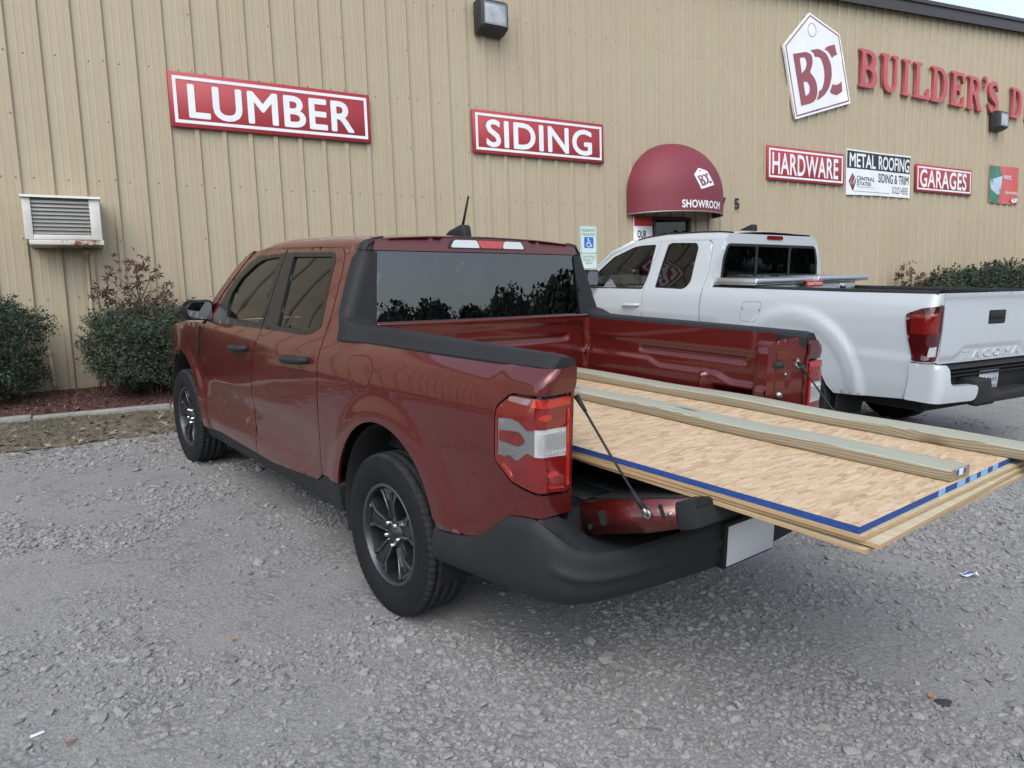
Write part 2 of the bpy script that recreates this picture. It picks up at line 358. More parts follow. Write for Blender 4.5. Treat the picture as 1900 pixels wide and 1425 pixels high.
# loose stones (one mass nobody could count)
def vnoise(x, y, s, seed):
    g = np.random.default_rng(seed).random((64, 64)); x = x*s; y = y*s; i = np.floor(x).astype(int); j = np.floor(y).astype(int); fx = sst(x-i); fy = sst(y-j)
    G = lambda a, b: g[a % 64, b % 64]
    return (G(i, j)*(1-fx)+G(i+1, j)*fx)*(1-fy)+(G(i, j+1)*(1-fx)+G(i+1, j+1)*fx)*fy
def grass_edge(x): return 4.05+.18*np.sin(1.3*x+.5)+.1*np.sin(3.1*x)+.2*np.clip(x+1.5, 0, 1.5)
ico = None
def ico_base():
    bm = bmesh.new(); bmesh.ops.create_icosphere(bm, subdivisions=1, radius=1); bm.verts.index_update(); V = np.array([v.co[:] for v in bm.verts]); F = np.array([[v.index for v in f.verts] for f in bm.faces]); bm.free(); return V, F
def scatter_stones(n, rmin, rmax, smed, ssig, base, seed, spread=1.0):
    g = np.random.default_rng(seed); V0, F0 = base
    r = rmin*(rmax/rmin)**g.random(n*3); a = math.pi/2-YAW+(g.random(n*3)-.5)*2*spread
    x = CAM[0]+r*np.cos(a); y = CAM[1]+r*np.sin(a)
    dens_ = .55*vnoise(x, y, 1.1, 3)+.45*vnoise(x, y, 3.1, 4)
    k = (g.random(n*3) < sst((dens_-.32)/.3)*.95+.05) & (y < grass_edge(x)+g.normal(0, .12, n*3)); x, y = x[k][:n], y[k][:n]; n = len(x)
    s = np.clip(smed*np.exp(g.normal(0, ssig, n)), .002, .034)
    J = 1+g.normal(0, .11, (n, len(V0), 1)); P = V0[None]*J
    an = g.random(n)*6.283; tl = g.normal(0, .35, n); sc3 = np.stack([s*g.uniform(.8, 1.35, n), s*g.uniform(.7, 1.1, n), s*g.uniform(.35, .6, n)], 1)
    P = P*sc3[:, None]; c, s_ = np.cos(tl)[:, None], np.sin(tl)[:, None]; Px, Pz = P[..., 0]*c-P[..., 2]*s_, P[..., 0]*s_+P[..., 2]*c
    c, s_ = np.cos(an)[:, None], np.sin(an)[:, None]; Q = np.stack([Px*c-P[..., 1]*s_, Px*s_+P[..., 1]*c, Pz], -1)
    z = gz(x, y)+undul(x, y)+s*g.uniform(-.22, .28, n)
    Q = Q+np.stack([x, y, z], 1)[:, None]
    F = (F0[None]+(np.arange(n)*len(V0))[:, None, None]).reshape(-1)
    return Q.reshape(-1, 3), F
m, nt, b, oc = newmat("stone")
ge = node(nt, "ShaderNodeNewGeometry"); cst = ramp(nt, ge.outputs["Random Per Island"], [(0, (.17, .168, .166)), (.3, (.235, .233, .228)), (.6, (.275, .272, .266)), (.88, (.31, .307, .30)), (.93, (.26, .235, .215)), (.97, (.20, .205, .215)), (1, (.38, .375, .36))])
nn = noise(nt, oc, 130, 4, .7); L(nt, mixc(nt, .35, cst, ramp(nt, nn.outputs[0], [(.3, (.12, .12, .118)), (.7, (.36, .355, .345))])), b.inputs["Base Color"]); b.inputs["Roughness"].default_value = .9
STONE = m
IB = ico_base(); OB = (np.array([(1, 0, 0), (-1, 0, 0), (0, 1, 0), (0, -1, 0), (0, 0, 1), (0, 0, -1.)]), np.array([(0, 2, 4), (2, 1, 4), (1, 3, 4), (3, 0, 4), (2, 0, 5), (1, 2, 5), (3, 1, 5), (0, 3, 5)]))
parts_ = [scatter_stones(30000, 1.3, 5.2, .0082, .42, IB, 1, .75), scatter_stones(26000, 1.3, 5.2, .0045, .4, IB, 3, .75), scatter_stones(46000, 4.2, 15, .0098, .42, IB, 2, .8), scatter_stones(200, 1.6, 9, .0165, .25, IB, 5, .75), scatter_stones(8000, 1.2, 9, .010, .5, IB, 6, 3.1)]
VV = []; LL = []; o_ = 0
for V, F in parts_: VV.append(V); LL.append(F+o_); o_ += len(V)
tag(quick_mesh("loose_gravel", np.concatenate(VV), np.concatenate(LL), 3, [STONE]), kind="stuff")

# grass verge, kerb, mulch bed
SOIL = mat("verge_soil", (.125, .112, .085), .95, var=.6, vscale=9, bump=.6, bscale=60)
gx_ = np.arange(-12, 24, .15); top = [(x, grass_edge(x)) for x in gx_]; rows = []
for t in np.linspace(0, 1, 9):
    y = np.array([e*(1-t)+5.10*t for _, e in top]); rows.append(np.stack([gx_, y, gz(gx_, y)+.004+.012*sst(np.full_like(gx_, t*4))+.006*np.sin(9*gx_+20*t)*t], 1))
tag(MB().grid(np.stack(rows), flip=False).obj("grass_verge", SOIL), kind="structure")
g = np.random.default_rng(11); n = 42000; x = g.uniform(-7, 4, n); e = grass_edge(x); t = g.random(n)**.7; y = e+(5.08-e)*t
k = (vnoise(x, y, 2.2, 8) > .30); x, y = x[k], y[k]; n = len(x); hgt = g.uniform(.012, .05, n); a = g.random(n)*6.283; ln = g.normal(0, .5, n)*hgt*1.3; ln2 = g.normal(0, .5, n)*hgt*1.3
z = gz(x, y)+.012; dx, dy = .0016*np.cos(a), .0016*np.sin(a)
V = np.stack([np.stack([x-dx, y-dy, z], 1), np.stack([x+dx, y+dy, z], 1), np.stack([x+ln, y+ln2, z+hgt], 1)], 1).reshape(-1, 3)
m, nt, b, oc = newmat("grass_blade"); ge = node(nt, "ShaderNodeNewGeometry"); L(nt, ramp(nt, ge.outputs["Random Per Island"], [(0, (.055, .068, .03)), (.35, (.085, .09, .045)), (.6, (.15, .13, .08)), (1, (.24, .20, .14))]), b.inputs["Base Color"]); b.inputs["Roughness"].default_value = .8
tag(quick_mesh("grass", V, np.arange(3*n), 3, [m]), kind="stuff")
def flakes(n, xr, yfun, size, zoff, seed, flat=.35, asp=.5):
    g = np.random.default_rng(seed); x = g.uniform(*xr, n); y = yfun(x, g.random(n)); s = size*np.exp(g.normal(0, .35, n)); a = g.random(n)*6.283
    u = np.stack([np.cos(a), np.sin(a), g.normal(0, flat, n)], 1); v = np.stack([-np.sin(a), np.cos(a), g.normal(0, flat, n)], 1)*asp
    c = np.stack([x, y, zoff(x, y)+s*.25], 1); s = s[:, None]
    return np.stack([c-u*s, c-v*s, c+u*s, c+v*s], 1).reshape(-1, 3)
V = flakes(3200, (-7, 4), lambda x, t: grass_edge(x)-.25+(5.3-grass_edge(x))*t, .022, lambda x, y: gz(x, y)+.012, 12)
m, nt, b, oc = newmat("leaf_litter"); ge = node(nt, "ShaderNodeNewGeometry"); L(nt, ramp(nt, ge.outputs["Random Per Island"], [(0, (.10, .055, .03)), (.4, (.17, .11, .06)), (.7, (.26, .21, .15)), (1, (.36, .31, .24))]), b.inputs["Base Color"]); b.inputs["Roughness"].default_value = .85
tag(quick_mesh("leaf_litter", V, np.arange(len(V)), 4, [m]), kind="stuff")
CONC = mat("concrete", (.27, .265, .25), .9, var=.3, vscale=9, bump=.35, bscale=80)
kb = MB()
for i in range(-10, 26):
    x0, x1 = i*1.2+.003, (i+1)*1.2-.003; zz = float(gz((x0+x1)/2, 5.16)); kb.box(x0, x1, 5.09, 5.21, zz-.1, zz+.05, bev=.012)
tag(kb.obj("kerb_edging", CONC), kind="structure")
def mz(x, y): return gz(x, y)+.035+.05*sst((y-5.2)/.9)+.012*np.sin(3.3*x)*np.sin(2.9*y+1)
mx_ = np.arange(-12, 26, .15); my_ = np.linspace(5.2, WY+.02, 12); X, Y = np.meshgrid(mx_, my_, indexing='ij')
MUL = mat("mulch_soil", (.075, .035, .03), .95, var=.5, vscale=20, bump=.8, bscale=60)
tag(MB().grid(np.stack([X, Y, mz(X, Y)], -1), flip=True).obj("mulch_bed", MUL), kind="structure")
V = flakes(16000, (-7, 4), lambda x, t: 5.22+1.2*t, .016, mz, 13, .5, .3)
m, nt, b, oc = newmat("mulch_chip"); ge = node(nt, "ShaderNodeNewGeometry"); L(nt, ramp(nt, ge.outputs["Random Per Island"], [(0, (.05, .022, .02)), (.5, (.12, .05, .042)), (.85, (.19, .085, .07)), (1, (.26, .17, .13))]), b.inputs["Base Color"]); b.inputs["Roughness"].default_value = .9
tag(quick_mesh("mulch_chips", V, np.arange(len(V)), 4, [m]), kind="stuff")

# ------------------------------------------------------------------ ribbed metal building
def roof_z(x): return np.where(x < 26, 7.07+.0735*(x-11.39), 7.07+.0735*(26-11.39)-.0735*(x-26))
m, nt, b, oc = newmat("beige_wall_metal")
st = noise(nt, mapping(nt, oc, (9, 1, .16)), 1.6, 5, .6); st2 = noise(nt, mapping(nt, oc, (26, 1, .10)), 1.0, 4, .7); cl = noise(nt, oc, .5, 5, .6); fin = noise(nt, oc, 6, 6, .7)
c1 = ramp(nt, st.outputs[0], [(.25, (.385, .325, .222)), (.5, (.405, .348, .242)), (.78, (.42, .366, .262))])
c1 = mixc(nt, .35, c1, ramp(nt, cl.outputs[0], [(.35, (.375, .322, .224)), (.65, (.43, .378, .275))]))
c1 = mixc(nt, ramp(nt, st2.outputs[0], [(.62, (0, 0, 0)), (.80, (.30, .30, .30))]), c1, (.29, .215, .14))
c1 = mixc(nt, .10, c1, ramp(nt, fin.outputs[0], [(.3, (.27, .22, .15)), (.7, (.48, .43, .33))]))
sep = node(nt, "ShaderNodeSeparateXYZ"); L(nt, oc, sep.inputs[0])
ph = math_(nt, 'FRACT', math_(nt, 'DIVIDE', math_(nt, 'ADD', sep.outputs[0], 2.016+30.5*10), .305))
edge = ramp(nt, ph, [(0, (.4, .4, .4)), (.03, (.15, .15, .15)), (.08, (0, 0, 0)), (.72, (0, 0, 0)), (.745, (.35, .35, .35)), (.77, (0, 0, 0)), (.985, (0, 0, 0)), (1, (.4, .4, .4))])  # rib flank shade painted as dark lines at the rib feet, broken by brown streaks
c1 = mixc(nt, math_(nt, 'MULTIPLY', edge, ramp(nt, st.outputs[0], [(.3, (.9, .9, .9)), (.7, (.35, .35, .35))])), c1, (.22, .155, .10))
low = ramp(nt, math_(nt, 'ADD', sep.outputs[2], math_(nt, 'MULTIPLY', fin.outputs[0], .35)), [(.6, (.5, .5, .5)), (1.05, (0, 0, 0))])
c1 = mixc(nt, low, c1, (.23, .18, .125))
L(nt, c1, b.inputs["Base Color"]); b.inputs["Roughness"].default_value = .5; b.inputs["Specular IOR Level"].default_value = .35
oil = noise(nt, mapping(nt, oc, (2.2, 1, .7)), 1.3, 2, .5); bp = node(nt, "ShaderNodeBump"); bp.inputs["Strength"].default_value = .35; bp.inputs["Distance"].default_value = .03; L(nt, oil.outputs[0], bp.inputs["Height"]); L(nt, bp.outputs[0], b.inputs["Normal"])
WALLM = m
SCREW = mat("screw_head", (.10, .085, .065), .5, .3); TRIMB = mat("bronze_trim", (.05, .042, .042), .45, .3, var=.2, vscale=4)
bld = thing("metal_building", "long beige ribbed metal store building with a dark sloping roof edge", "building", loc=(8, WY, 0))
OP0, OP1, OPZ = 6.64, 7.53, 2.70                                # doorway
prof = []
k0, k1 = int((-14+2.016)/.305), int((40+2.016)/.305)
for k in range(k0, k1):
    e = -2.016+.305*k
    prof += [(e-.078, 0), (e-.060, .031), (e-.018, .031), (e, 0), (e+.066, 0), (e+.074, .0022), (e+.084, .0022), (e+.092, 0), (e+.139, 0), (e+.147, .0022), (e+.157, .0022), (e+.165, 0)]
xs_ = [q[0] for q in prof]
os_ = [q[1] for q in prof]
for xo in (OP0, OP1): prof.append((xo, float(np.interp(xo, xs_, os_))))
prof.sort(); P = np.array(prof); wb = MB()
zt = roof_z(P[:, 0])
for i in range(len(P)-1):
    (xa, oa), (xb, ob) = P[i], P[i+1]; mid = (xa+xb)/2; zb = OPZ if OP0 < mid < OP1 else -.6
    wb.add([(xa, WY-oa, zb), (xb, WY-ob, zb), (xb, WY-ob, zt[i+1]), (xa, WY-oa, zt[i])], [(0, 1, 2, 3)])
sv = []
for k in range(-3, 76):
    e = -2.016+.305*k
    for r_, z in enumerate(np.arange(.88, 8.2, .655)):
        flat_row = r_ % 2 == 1
        if z > roof_z(e)-.3 or (OP0-.1 < e < OP1+.2 and z < OPZ): continue
        if flat_row: sv.append((e-.19+rng.normal(0, .008), WY-.001, z+rng.normal(0, .008)))
        if k % 3 == 2: sv.append((e-.04+rng.normal(0, .006), WY-.031, z+rng.normal(0, .012)))
for x, y, z in sv: wb.add([(x+.0075*math.cos(a), y-.004, z+.0075*math.sin(a)) for a in np.arange(6)*math.pi/3]+[(x+.009*math.cos(a), y, z+.009*math.sin(a)) for a in np.arange(6)*math.pi/3], [tuple(range(6))]+[(i, (i+1) % 6, 6+(i+1) % 6, 6+i) for i in range(6)], 1)
def under(o, p):
    o.parent = p; o.matrix_parent_inverse = Matrix.Translation(-p.location); return o
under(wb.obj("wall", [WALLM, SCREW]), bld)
rt = MB()
for (xa, xb) in ((-14, 26), (26, 40)):
    za, zb = float(roof_z(xa)), float(roof_z(xb))
    for (y0, y1, d0, d1, mi) in ((WY-.16, WY+.02, -.02, .20, 0), (WY-.20, WY-.10, .17, .245, 0), (WY-.17, WY-.155, -.06, -.015, 0)):
        V = [(x, y, z+d) for x, z in ((xa, za), (xb, zb)) for y in (y0, y1) for d in (d0, d1)]
        rt.add(V, [(0, 1, 3, 2), (4, 6, 7, 5), (0, 4, 5, 1), (2, 3, 7, 6), (1, 5, 7, 3), (0, 2, 6, 4)], mi)
under(rt.obj("rake_trim", TRIMB), bld)
rb = MB()
for (xa, xb) in ((-14, 26), (26, 40)):
    za, zb = float(roof_z(xa))+.2, float(roof_z(xb))+.2; rb.add([(xa, WY-.1, za), (xb, WY-.1, zb), (xb, WY+30, zb), (xa, WY+30, za)], [(0, 1, 2, 3)])
rb.add([(-14, WY, -.6), (-14, WY+30, -.6), (-14, WY+30, 5.4), (-14, WY, 5.4)], [(0, 1, 2, 3)])
under(rb.obj("roof", TRIMB), bld)
# doorway recess
DW = MB(); DARKW = mat("dim_interior_wall", (.10, .095, .085), .8); FRW = mat("white_frame", (.5, .51, .5), .45)
z0 = .40
DW.box(OP0-.3, OP0, WY+.02, WY+2.2, z0, OPZ+.25); DW.box(OP1, OP1+.9, WY+.1, WY+2.2, z0, OPZ+.25); DW.box(OP0-.3, OP1+.9, WY+2.2, WY+2.3, z0, OPZ+.25); DW.box(OP0, OP1, WY+.02, WY+2.2, OPZ+.05, OPZ+.12); DW.box(OP0, OP1, WY+.02, WY+2.2, z0-.1, z0)
under(DW.obj("entry_hall", DARKW), bld)
DF = MB()
for x0, x1 in ((OP0, OP0+.05), (OP1-.05, OP1), ): DF.box(x0, x1, WY-.05, WY+.05, z0, OPZ)
DF.box(OP0+.05, OP1-.05, WY-.05, WY+.05, OPZ-.05, OPZ); DF.box(OP0+.05, OP1-.05, WY-.02, WY+.02, z0, z0+.2); DF.box(OP0+.05, OP1-.05, WY-.02, WY+.02, 1.3, 1.36)
dfo = under(DF.obj("door_frame", mat("dark_frame", (.06, .06, .065), .4, .5)), bld)
under(MB().box(OP0+.05, OP1-.05, WY-.003, WY+.003, z0+.2, OPZ-.05).obj("door_glass", GLS_F), bld)
lamp = thing("ceiling_lamp", "small warm lamp glowing inside the dark showroom doorway", "lamp", loc=(6.93, WY+.75, 2.55))
LAMPM = mat("lamp_glow", (1, .86, .55), .5, emit=2.2)
lb = MB(); lb.lathe([(-.05, .001), (-.045, .03), (0, .05), (.045, .03), (.05, .001)], 16, M=Matrix.Rotation(R(90), 4, 'Y'))
lb.obj("glass_shade", LAMPM, lamp)
MB().tube([(0, 0, .05), (0, 0, .2)], .012).box(-.05, .05, -.05, .05, .2, .225).obj("stem", STEEL, lamp)

# window air conditioner through the wall
AC0, AC1, ACB, ACT, ACF = -2.335, -1.635, 2.10, 2.595, 6.02
ac = thing("air_conditioner", "white window air conditioner with rusty bottom edge poking out of the wall", "air conditioner", loc=((AC0+AC1)/2, ACF, ACB))
ACW = mat("ac_white", (.58, .57, .52), .5, var=.12, vscale=5)
m, nt, b, oc = newmat("ac_rust"); rn = noise(nt, oc, 14, 6, .7); sep = node(nt, "ShaderNodeSeparateXYZ"); L(nt, oc, sep.inputs[0])
xr = ramp(nt, sep.outputs[0], [(-2.05, (0, 0, 0)), (-1.95, (1, 1, 1))]) if False else ramp(nt, math_(nt, 'ADD', sep.outputs[0], 2.3), [(.18, (0, 0, 0)), (.30, (1, 1, 1)), (.60, (1, 1, 1)), (.66, (0, 0, 0))])
L(nt, mixc(nt, math_(nt, 'MULTIPLY', xr, ramp(nt, rn.outputs[0], [(.46, (0, 0, 0)), (.55, (1, 1, 1))])), (.56, .55, .50), mixc(nt, rn.outputs[0], (.30, .10, .03), (.12, .05, .025))), b.inputs["Base Color"]); b.inputs["Roughness"].default_value = .6
ACR = m
def underA(o, p): return under(o, p)
c = MB(); c.box(AC0, AC1, ACF+.03, WY+.05, ACB+.05, ACT-.01, bev=.008)
c.box(AC0, AC0+.075, ACF, ACF+.03, ACB+.05, ACT-.012, bev=.004); c.box(AC1-.10, AC1, ACF, ACF+.03, ACB+.05, ACT-.012, bev=.004); c.box(AC0+.075, AC1-.10, ACF, ACF+.03, ACB+.05, ACB+.10, bev=.004)
c.prism([(ACF-.03, ACT-.015), (ACF-.02, ACT+.01), (WY, ACT+.012), (WY, ACT-.01), (ACF+.02, ACT-.012)], AC0-.012, AC1+.012, axis=0)
under(c.obj("casing", ACW), ac)
under(MB().box(AC0+.03, AC1+.01, ACF-.012, WY, ACB-.005, ACB+.046, bev=.005).obj("base_pan", ACR), ac)
c = MB(); c.box(AC0+.07, AC1-.095, ACF+.033, ACF+.04, ACB+.09, ACT-.02)
nl = 10
for i in range(nl):
    z = ACB+.105+(ACT-.03-ACB-.105)*i/(nl-1); c.box(AC0+.075, AC1-.10, ACF+.006, ACF+.028, z-.003, z+.003)
for i in range(1, 1): x = AC0+.075+(AC1-AC0-.175)*i/5; c.box(x-.003, x+.003, ACF+.012, ACF+.03, ACB+.1, ACT-.02)
under(c.obj("louvre_grille", mat("ac_grille", (.06, .06, .06), .6, .2, var=.3, vscale=9)), ac)
# conduits on the wall under it
cp = MB().tube([(-1.80, WY-.045, 2.08), (-1.80, WY-.045, .62), (-1.80, WY-.045, .50)], .017).box(-1.83, -1.77, WY-.075, WY-.02, 2.02, 2.085, bev=.004).box(-1.825, -1.775, WY-.06, WY-.02, .72, .735).tube([(-1.80, WY-.045, .52), (-1.78, WY-.06, .46)], .017)
tag(cp.obj("conduit_pipe", mat("rusty_pipe", (.42, .33, .22), .6, var=.35, vscale=9), loc=(-1.80, WY, .5)), "thin rust streaked conduit running down the wall below the air conditioner", "pipe")
cp = MB().tube([(-2.24, WY-.045, .98), (-2.235, WY-.05, .62), (-2.22, WY-.075, .56)], .02)
tag(cp.obj("drain_spout", mat("beige_pipe", (.40, .33, .23), .55, var=.15), loc=(-2.24, WY, .56)), "short beige drain spout low on the wall between two bushes", "pipe")

# wall pack lights
def wall_light(x0, x1, z0, z1, label):
    t = thing("wall_light", label, "wall light", "square wall lights", loc=((x0+x1)/2, WY-.03, z0)); w_ = x1-x0; h_ = z1-z0
    b_ = MB(); prof_ = [(0, 0), (-.10, .0), (-.235, .06), (-.24, h_-.05), (-.19, h_), (0, h_)]
    b_.prism(prof_, -w_/2, w_/2, axis=0, bev=.012); b_.obj("housing", LHOUS, t)
    f = MB(); f.box(-w_/2+.05, w_/2-.05, -.252, -.238, .095, h_-.075, bev=.006); f.obj("lens", LLENS, t)
    f = MB()
    for (a, b0, c0, d0) in ((-w_/2+.035, -w_/2+.05, .08, h_-.06), (w_/2-.05, w_/2-.035, .08, h_-.06), (-w_/2+.05, w_/2-.05, .08, .095), (-w_/2+.05, w_/2-.05, h_-.075, h_-.06)): f.box(a, b0, -.256, -.236, c0, d0)
    f.obj("lens_frame", CHROMED, t); return t
LHOUS = mat("bronze_housing", (.045, .046, .05), .5, .3, var=.2, vscale=8); CHROMED = mat("dull_frame", (.25, .27, .28), .35, .7)
m, nt, b, oc = newmat("prismatic_lens"); wv_ = node(nt, "ShaderNodeTexWave"); wv_.inputs["Scale"].default_value = 30; L(nt, oc, wv_.inputs[0]); nn = noise(nt, oc, 5, 4)
L(nt, ramp(nt, nn.outputs[0], [(.3, (.20, .23, .25)), (.7, (.42, .46, .48))]), b.inputs["Base Color"]); b.inputs["Roughness"].default_value = .15; b.inputs["Coat Weight"].default_value = 1
bp = node(nt, "ShaderNodeBump"); bp.inputs["Strength"].default_value = .4; bp.inputs["Distance"].default_value = .004; L(nt, wv_.outputs[0], bp.inputs["Height"]); L(nt, bp.outputs[0], b.inputs["Normal"]); LLENS = m
wall_light(3.28, 3.72, 5.16, 5.60, "large dark square wall light high above the white siding sign")
wall_light(17.62, 18.05, 5.10, 5.55, "dark wall light with a bright lens just under the raised red store letters")
# awning
AX, AW, AD, AZ0, AZ1, AZ2 = 7.07, 1.0, .74, 2.715, 3.04, 3.93
aw = thing("awning", "dark red domed fabric awning over the showroom door", "awning", loc=(AX, WY, AZ0))
AWM = mat("awning_red", (.185, .028, .045), .6, var=.08, vscale=3, bump=.12, bscale=260); AWF = mat("awning_frame", (.32, .31, .3), .4, .6)
def aw_pt(th, v, off=0):     # th 0..pi left->right, v 0..1 valance, 1..2 dome
    v = np.asarray(v, float); th = np.asarray(th, float)
    z = np.where(v < 1, AZ0+(AZ1-AZ0)*v, AZ1+(AZ2-AZ1)*np.sin(np.clip(v-1, 0, 1)*math.pi/2)); s_ = np.where(v < 1, 1, np.cos(np.clip(v-1, 0, 1)*math.pi/2))
    return np.stack(np.broadcast_arrays(AX-(AW+off)*np.cos(th)*s_, WY-.03-(AD+off)*np.sin(th)*s_, z+off*np.clip(v-1, 0, 1)), -1)
th, v = np.meshgrid(np.linspace(0, math.pi, 49), np.concatenate([np.linspace(0, 1, 5), np.linspace(1.06, 2, 18)]), indexing='ij')
c = MB(); c.grid(aw_pt(th, v)); c.grid(aw_pt(th, v, -.012), flip=True); under(c.obj("canopy", AWM), aw)
c = MB(); c.tube(aw_pt(np.linspace(0, math.pi, 40), np.zeros(40), -.004), .012, 8)
for a in (0.02, .55, 1.05, 1.57, 2.09, 2.6, 3.12): c.tube(aw_pt(np.full(16, a), np.linspace(.0, 1.98, 16), -.03), .011, 6)
c.tube([(AX+.62, WY-.5, AZ0), (AX+.62, WY-.5, AZ0+.5)], .012, 6)
under(c.obj("frame", AWF), aw)
c = MB(); V, F = text2d("SHOWROOM", 1, 1, .03, 1.05)
c.add(aw_pt(1.15+.93*V[:, 0], .16+.40*V[:, 1], .006)-np.stack([0*V[:, 0], layer(V, .03), 0*V[:, 0]], 1), F); under(c.obj("lettering", SIGNW), aw)

# ------------------------------------------------------------------ signs on the wall
SY = WY-.034
def red_sign(x0, x1, z0, z1, word, tx0, tx1, tz0, tz1, label, bold):
    t = thing("store_sign", label, "sign", "red and white product signs", loc=((x0+x1)/2, SY, z0))
    under(MB().box(x0, x1, SY-.035, SY, z0, z1, bev=.004, seg=1).obj("panel", SIGNR), t)
    f = MB(); a, w_ = .045, .036; y0, y1 = SY-.0385, SY-.034
    f.box(x0+a, x1-a, y0, y1, z0+a, z0+a+w_); f.box(x0+a, x1-a, y0, y1, z1-a-w_, z1-a); f.box(x0+a, x0+a+w_, y0, y1, z0+a+w_, z1-a-w_); f.box(x1-a-w_, x1-a, y0, y1, z0+a+w_, z1-a-w_)
    under(f.obj("border", SIGNW), t)
    under(put_text(MB(), word, tx0, tz0, SY-.0385, tx1-tx0, tz1-tz0, bold, spacing=1.06).obj("lettering", SIGNW), t)
red_sign(-.81, 1.63, 3.505, 4.125, "LUMBER", -.61, 1.40, 3.61, 4.00, "red sign with a white border reading LUMBER", .022)
red_sign(3.18, 5.57, 3.505, 4.115, "SIDING", 3.395, 5.33, 3.60, 3.997, "red sign with a white border reading SIDING", .022)
red_sign(9.50, 11.85, 3.48, 4.11, "HARDWARE", 9.635, 11.655, 3.588, 3.995, "red sign with a white border reading HARDWARE", .02)
red_sign(14.48, 16.84, 3.50, 4.10, "GARAGES", 14.62, 16.60, 3.60, 4.0, "red sign with a white border reading GARAGES", .02)
def bfn(x, z): return (x, SY-.012-.01*np.sin(2.1*(x-11.9))*np.sin(3.2*(z-3.2)), z)
def bpatch(mb, poly, off, mi, holes=(), step=.25): return patch(mb, poly, lambda x, z: (x, bfn(x, z)[1]-off, z), holes, step, 0, (0, -1, 0), mi=mi, rim=False)
def btext(mb, s, x, z, w, h, mi, bold=.0, off=.005):
    V, F = text2d(s, w, h, bold); X, Zt = x+V[:, 0], z+V[:, 1]; mb.add(np.stack([X, bfn(X, Zt)[1]-off-layer(V, bold), Zt], 1), F, mi)
t = thing("banner", "black and white vinyl banner reading METAL ROOFING between two red signs", "banner", loc=(13.1, SY, 3.3))
c = MB(); patch(c, [(11.95, 3.31), (13.1, 3.335), (14.29, 3.335), (14.275, 4.25), (13.1, 4.235), (11.955, 4.24)], bfn, (), .12, .003, (0, -1, 0)); under(c.obj("sheet", SIGNW), t)
c = MB(); bpatch(c, [(11.975, 3.855), (14.265, 3.86), (14.262, 4.215), (13.1, 4.205), (11.977, 4.212)], .002, 0); under(c.obj("black_band", INKB), t)
c = MB(); btext(c, "METAL", 12.055, 3.885, .91, .285, 0, .02); btext(c, "ROOFING", 13.07, 3.885, 1.16, .285, 0, .02); under(c.obj("white_lettering", SIGNW), t)
c = MB(); btext(c, "SIDING & TRIM", 13.065, 3.612, 1.16, .195, 0, .015, .003); btext(c, "SOLD HERE", 13.595, 3.405, .615, .148, 0, .0, .003); btext(c, "C", 12.31, 3.617, .085, .10, 0, .02, .003); btext(c, "ENTRAL", 12.405, 3.622, .53, .078, 0, .02, .003); btext(c, "S", 12.312, 3.513, .075, .10, 0, .02, .003); btext(c, "TATES", 12.395, 3.518, .41, .078, 0, .02, .003); btext(c, "MANUFACTURING, INC.", 12.32, 3.475, .57, .022, 0, .0, .003)
bpatch(c, [(12.20, 3.40), (13.5, 3.40), (13.5, 3.393), (12.20, 3.393)], .003, 0); under(c.obj("black_lettering", INKB), t)
c = MB()
for k, (dx, col_) in enumerate(((0, 0), (.055, 1), (.11, 0))):
    bpatch(c, [(12.035+dx, 3.59), (12.165+dx*.55, 3.765-dx*.5), (12.18+dx*.55, 3.725-dx*.5), (12.075+dx, 3.58), (12.19+dx*.3, 3.44+dx*.4), (12.175+dx*.3, 3.40+dx*.4)], .003, col_)
bpatch(c, [(12.265, 3.66), (12.28, 3.60), (12.19, 3.40), (12.175, 3.44)], .003, 0); under(c.obj("emblem", [INKB, INKR]), t)
t = thing("poster", "creased red and green vinyl poster at the far right of the wall", "poster", loc=(18.45, SY, 3.37))
POSR = mat("poster_red", (.52, .07, .06), .35, var=.2, vscale=4, bump=.4, bscale=5); POSG = mat("poster_green", (.03, .17, .10), .4, var=.5, vscale=7); POSB = mat("poster_blue", (.42, .55, .68), .4, var=.1, vscale=4)
pf = lambda x, z: (x, SY-.01-.006*np.sin(5*x+3*z), z); pt = lambda off: (lambda x, z: (x, pf(x, z)[1]-off, z))
c = MB(); patch(c, [(17.72, 3.375), (19.15, 3.372), (19.143, 4.31), (17.715, 4.285)], pf, (), .15, .003, (0, -1, 0)); under(c.obj("sheet", POSR), t)
c = MB(); patch(c, [(17.722, 3.38), (18.19, 3.38), (18.22, 3.60), (18.34, 4.06), (18.20, 4.285), (17.717, 4.28)], pt(.002), (), .15, 0, (0, -1, 0), rim=False); under(c.obj("green_field", POSG), t)
c = MB(); patch(c, [(17.73, 3.94), (18.345, 4.06), (18.23, 3.62), (18.12, 3.58), (17.78, 3.73)], pt(.004), (), .15, 0, (0, -1, 0), rim=False); under(c.obj("blue_shape", POSB), t)
under(put_text(MB(), "VINYL", 18.37, 3.975, SY-.022, .43, .11, .02).obj("white_print", SIGNW), t); under(put_text(MB(), "NOW IN STOCK", 18.50, 3.62, SY-.022, .62, .07, .02).obj("white_print", SIGNW), t); c = MB(); bpatch(c, [(18.77, 3.46), (18.85, 3.52), (19.05, 3.54), (19.10, 3.50), (19.06, 3.43), (18.88, 3.41)], .014, 0); under(c.obj("white_badge", SIGNW), t)
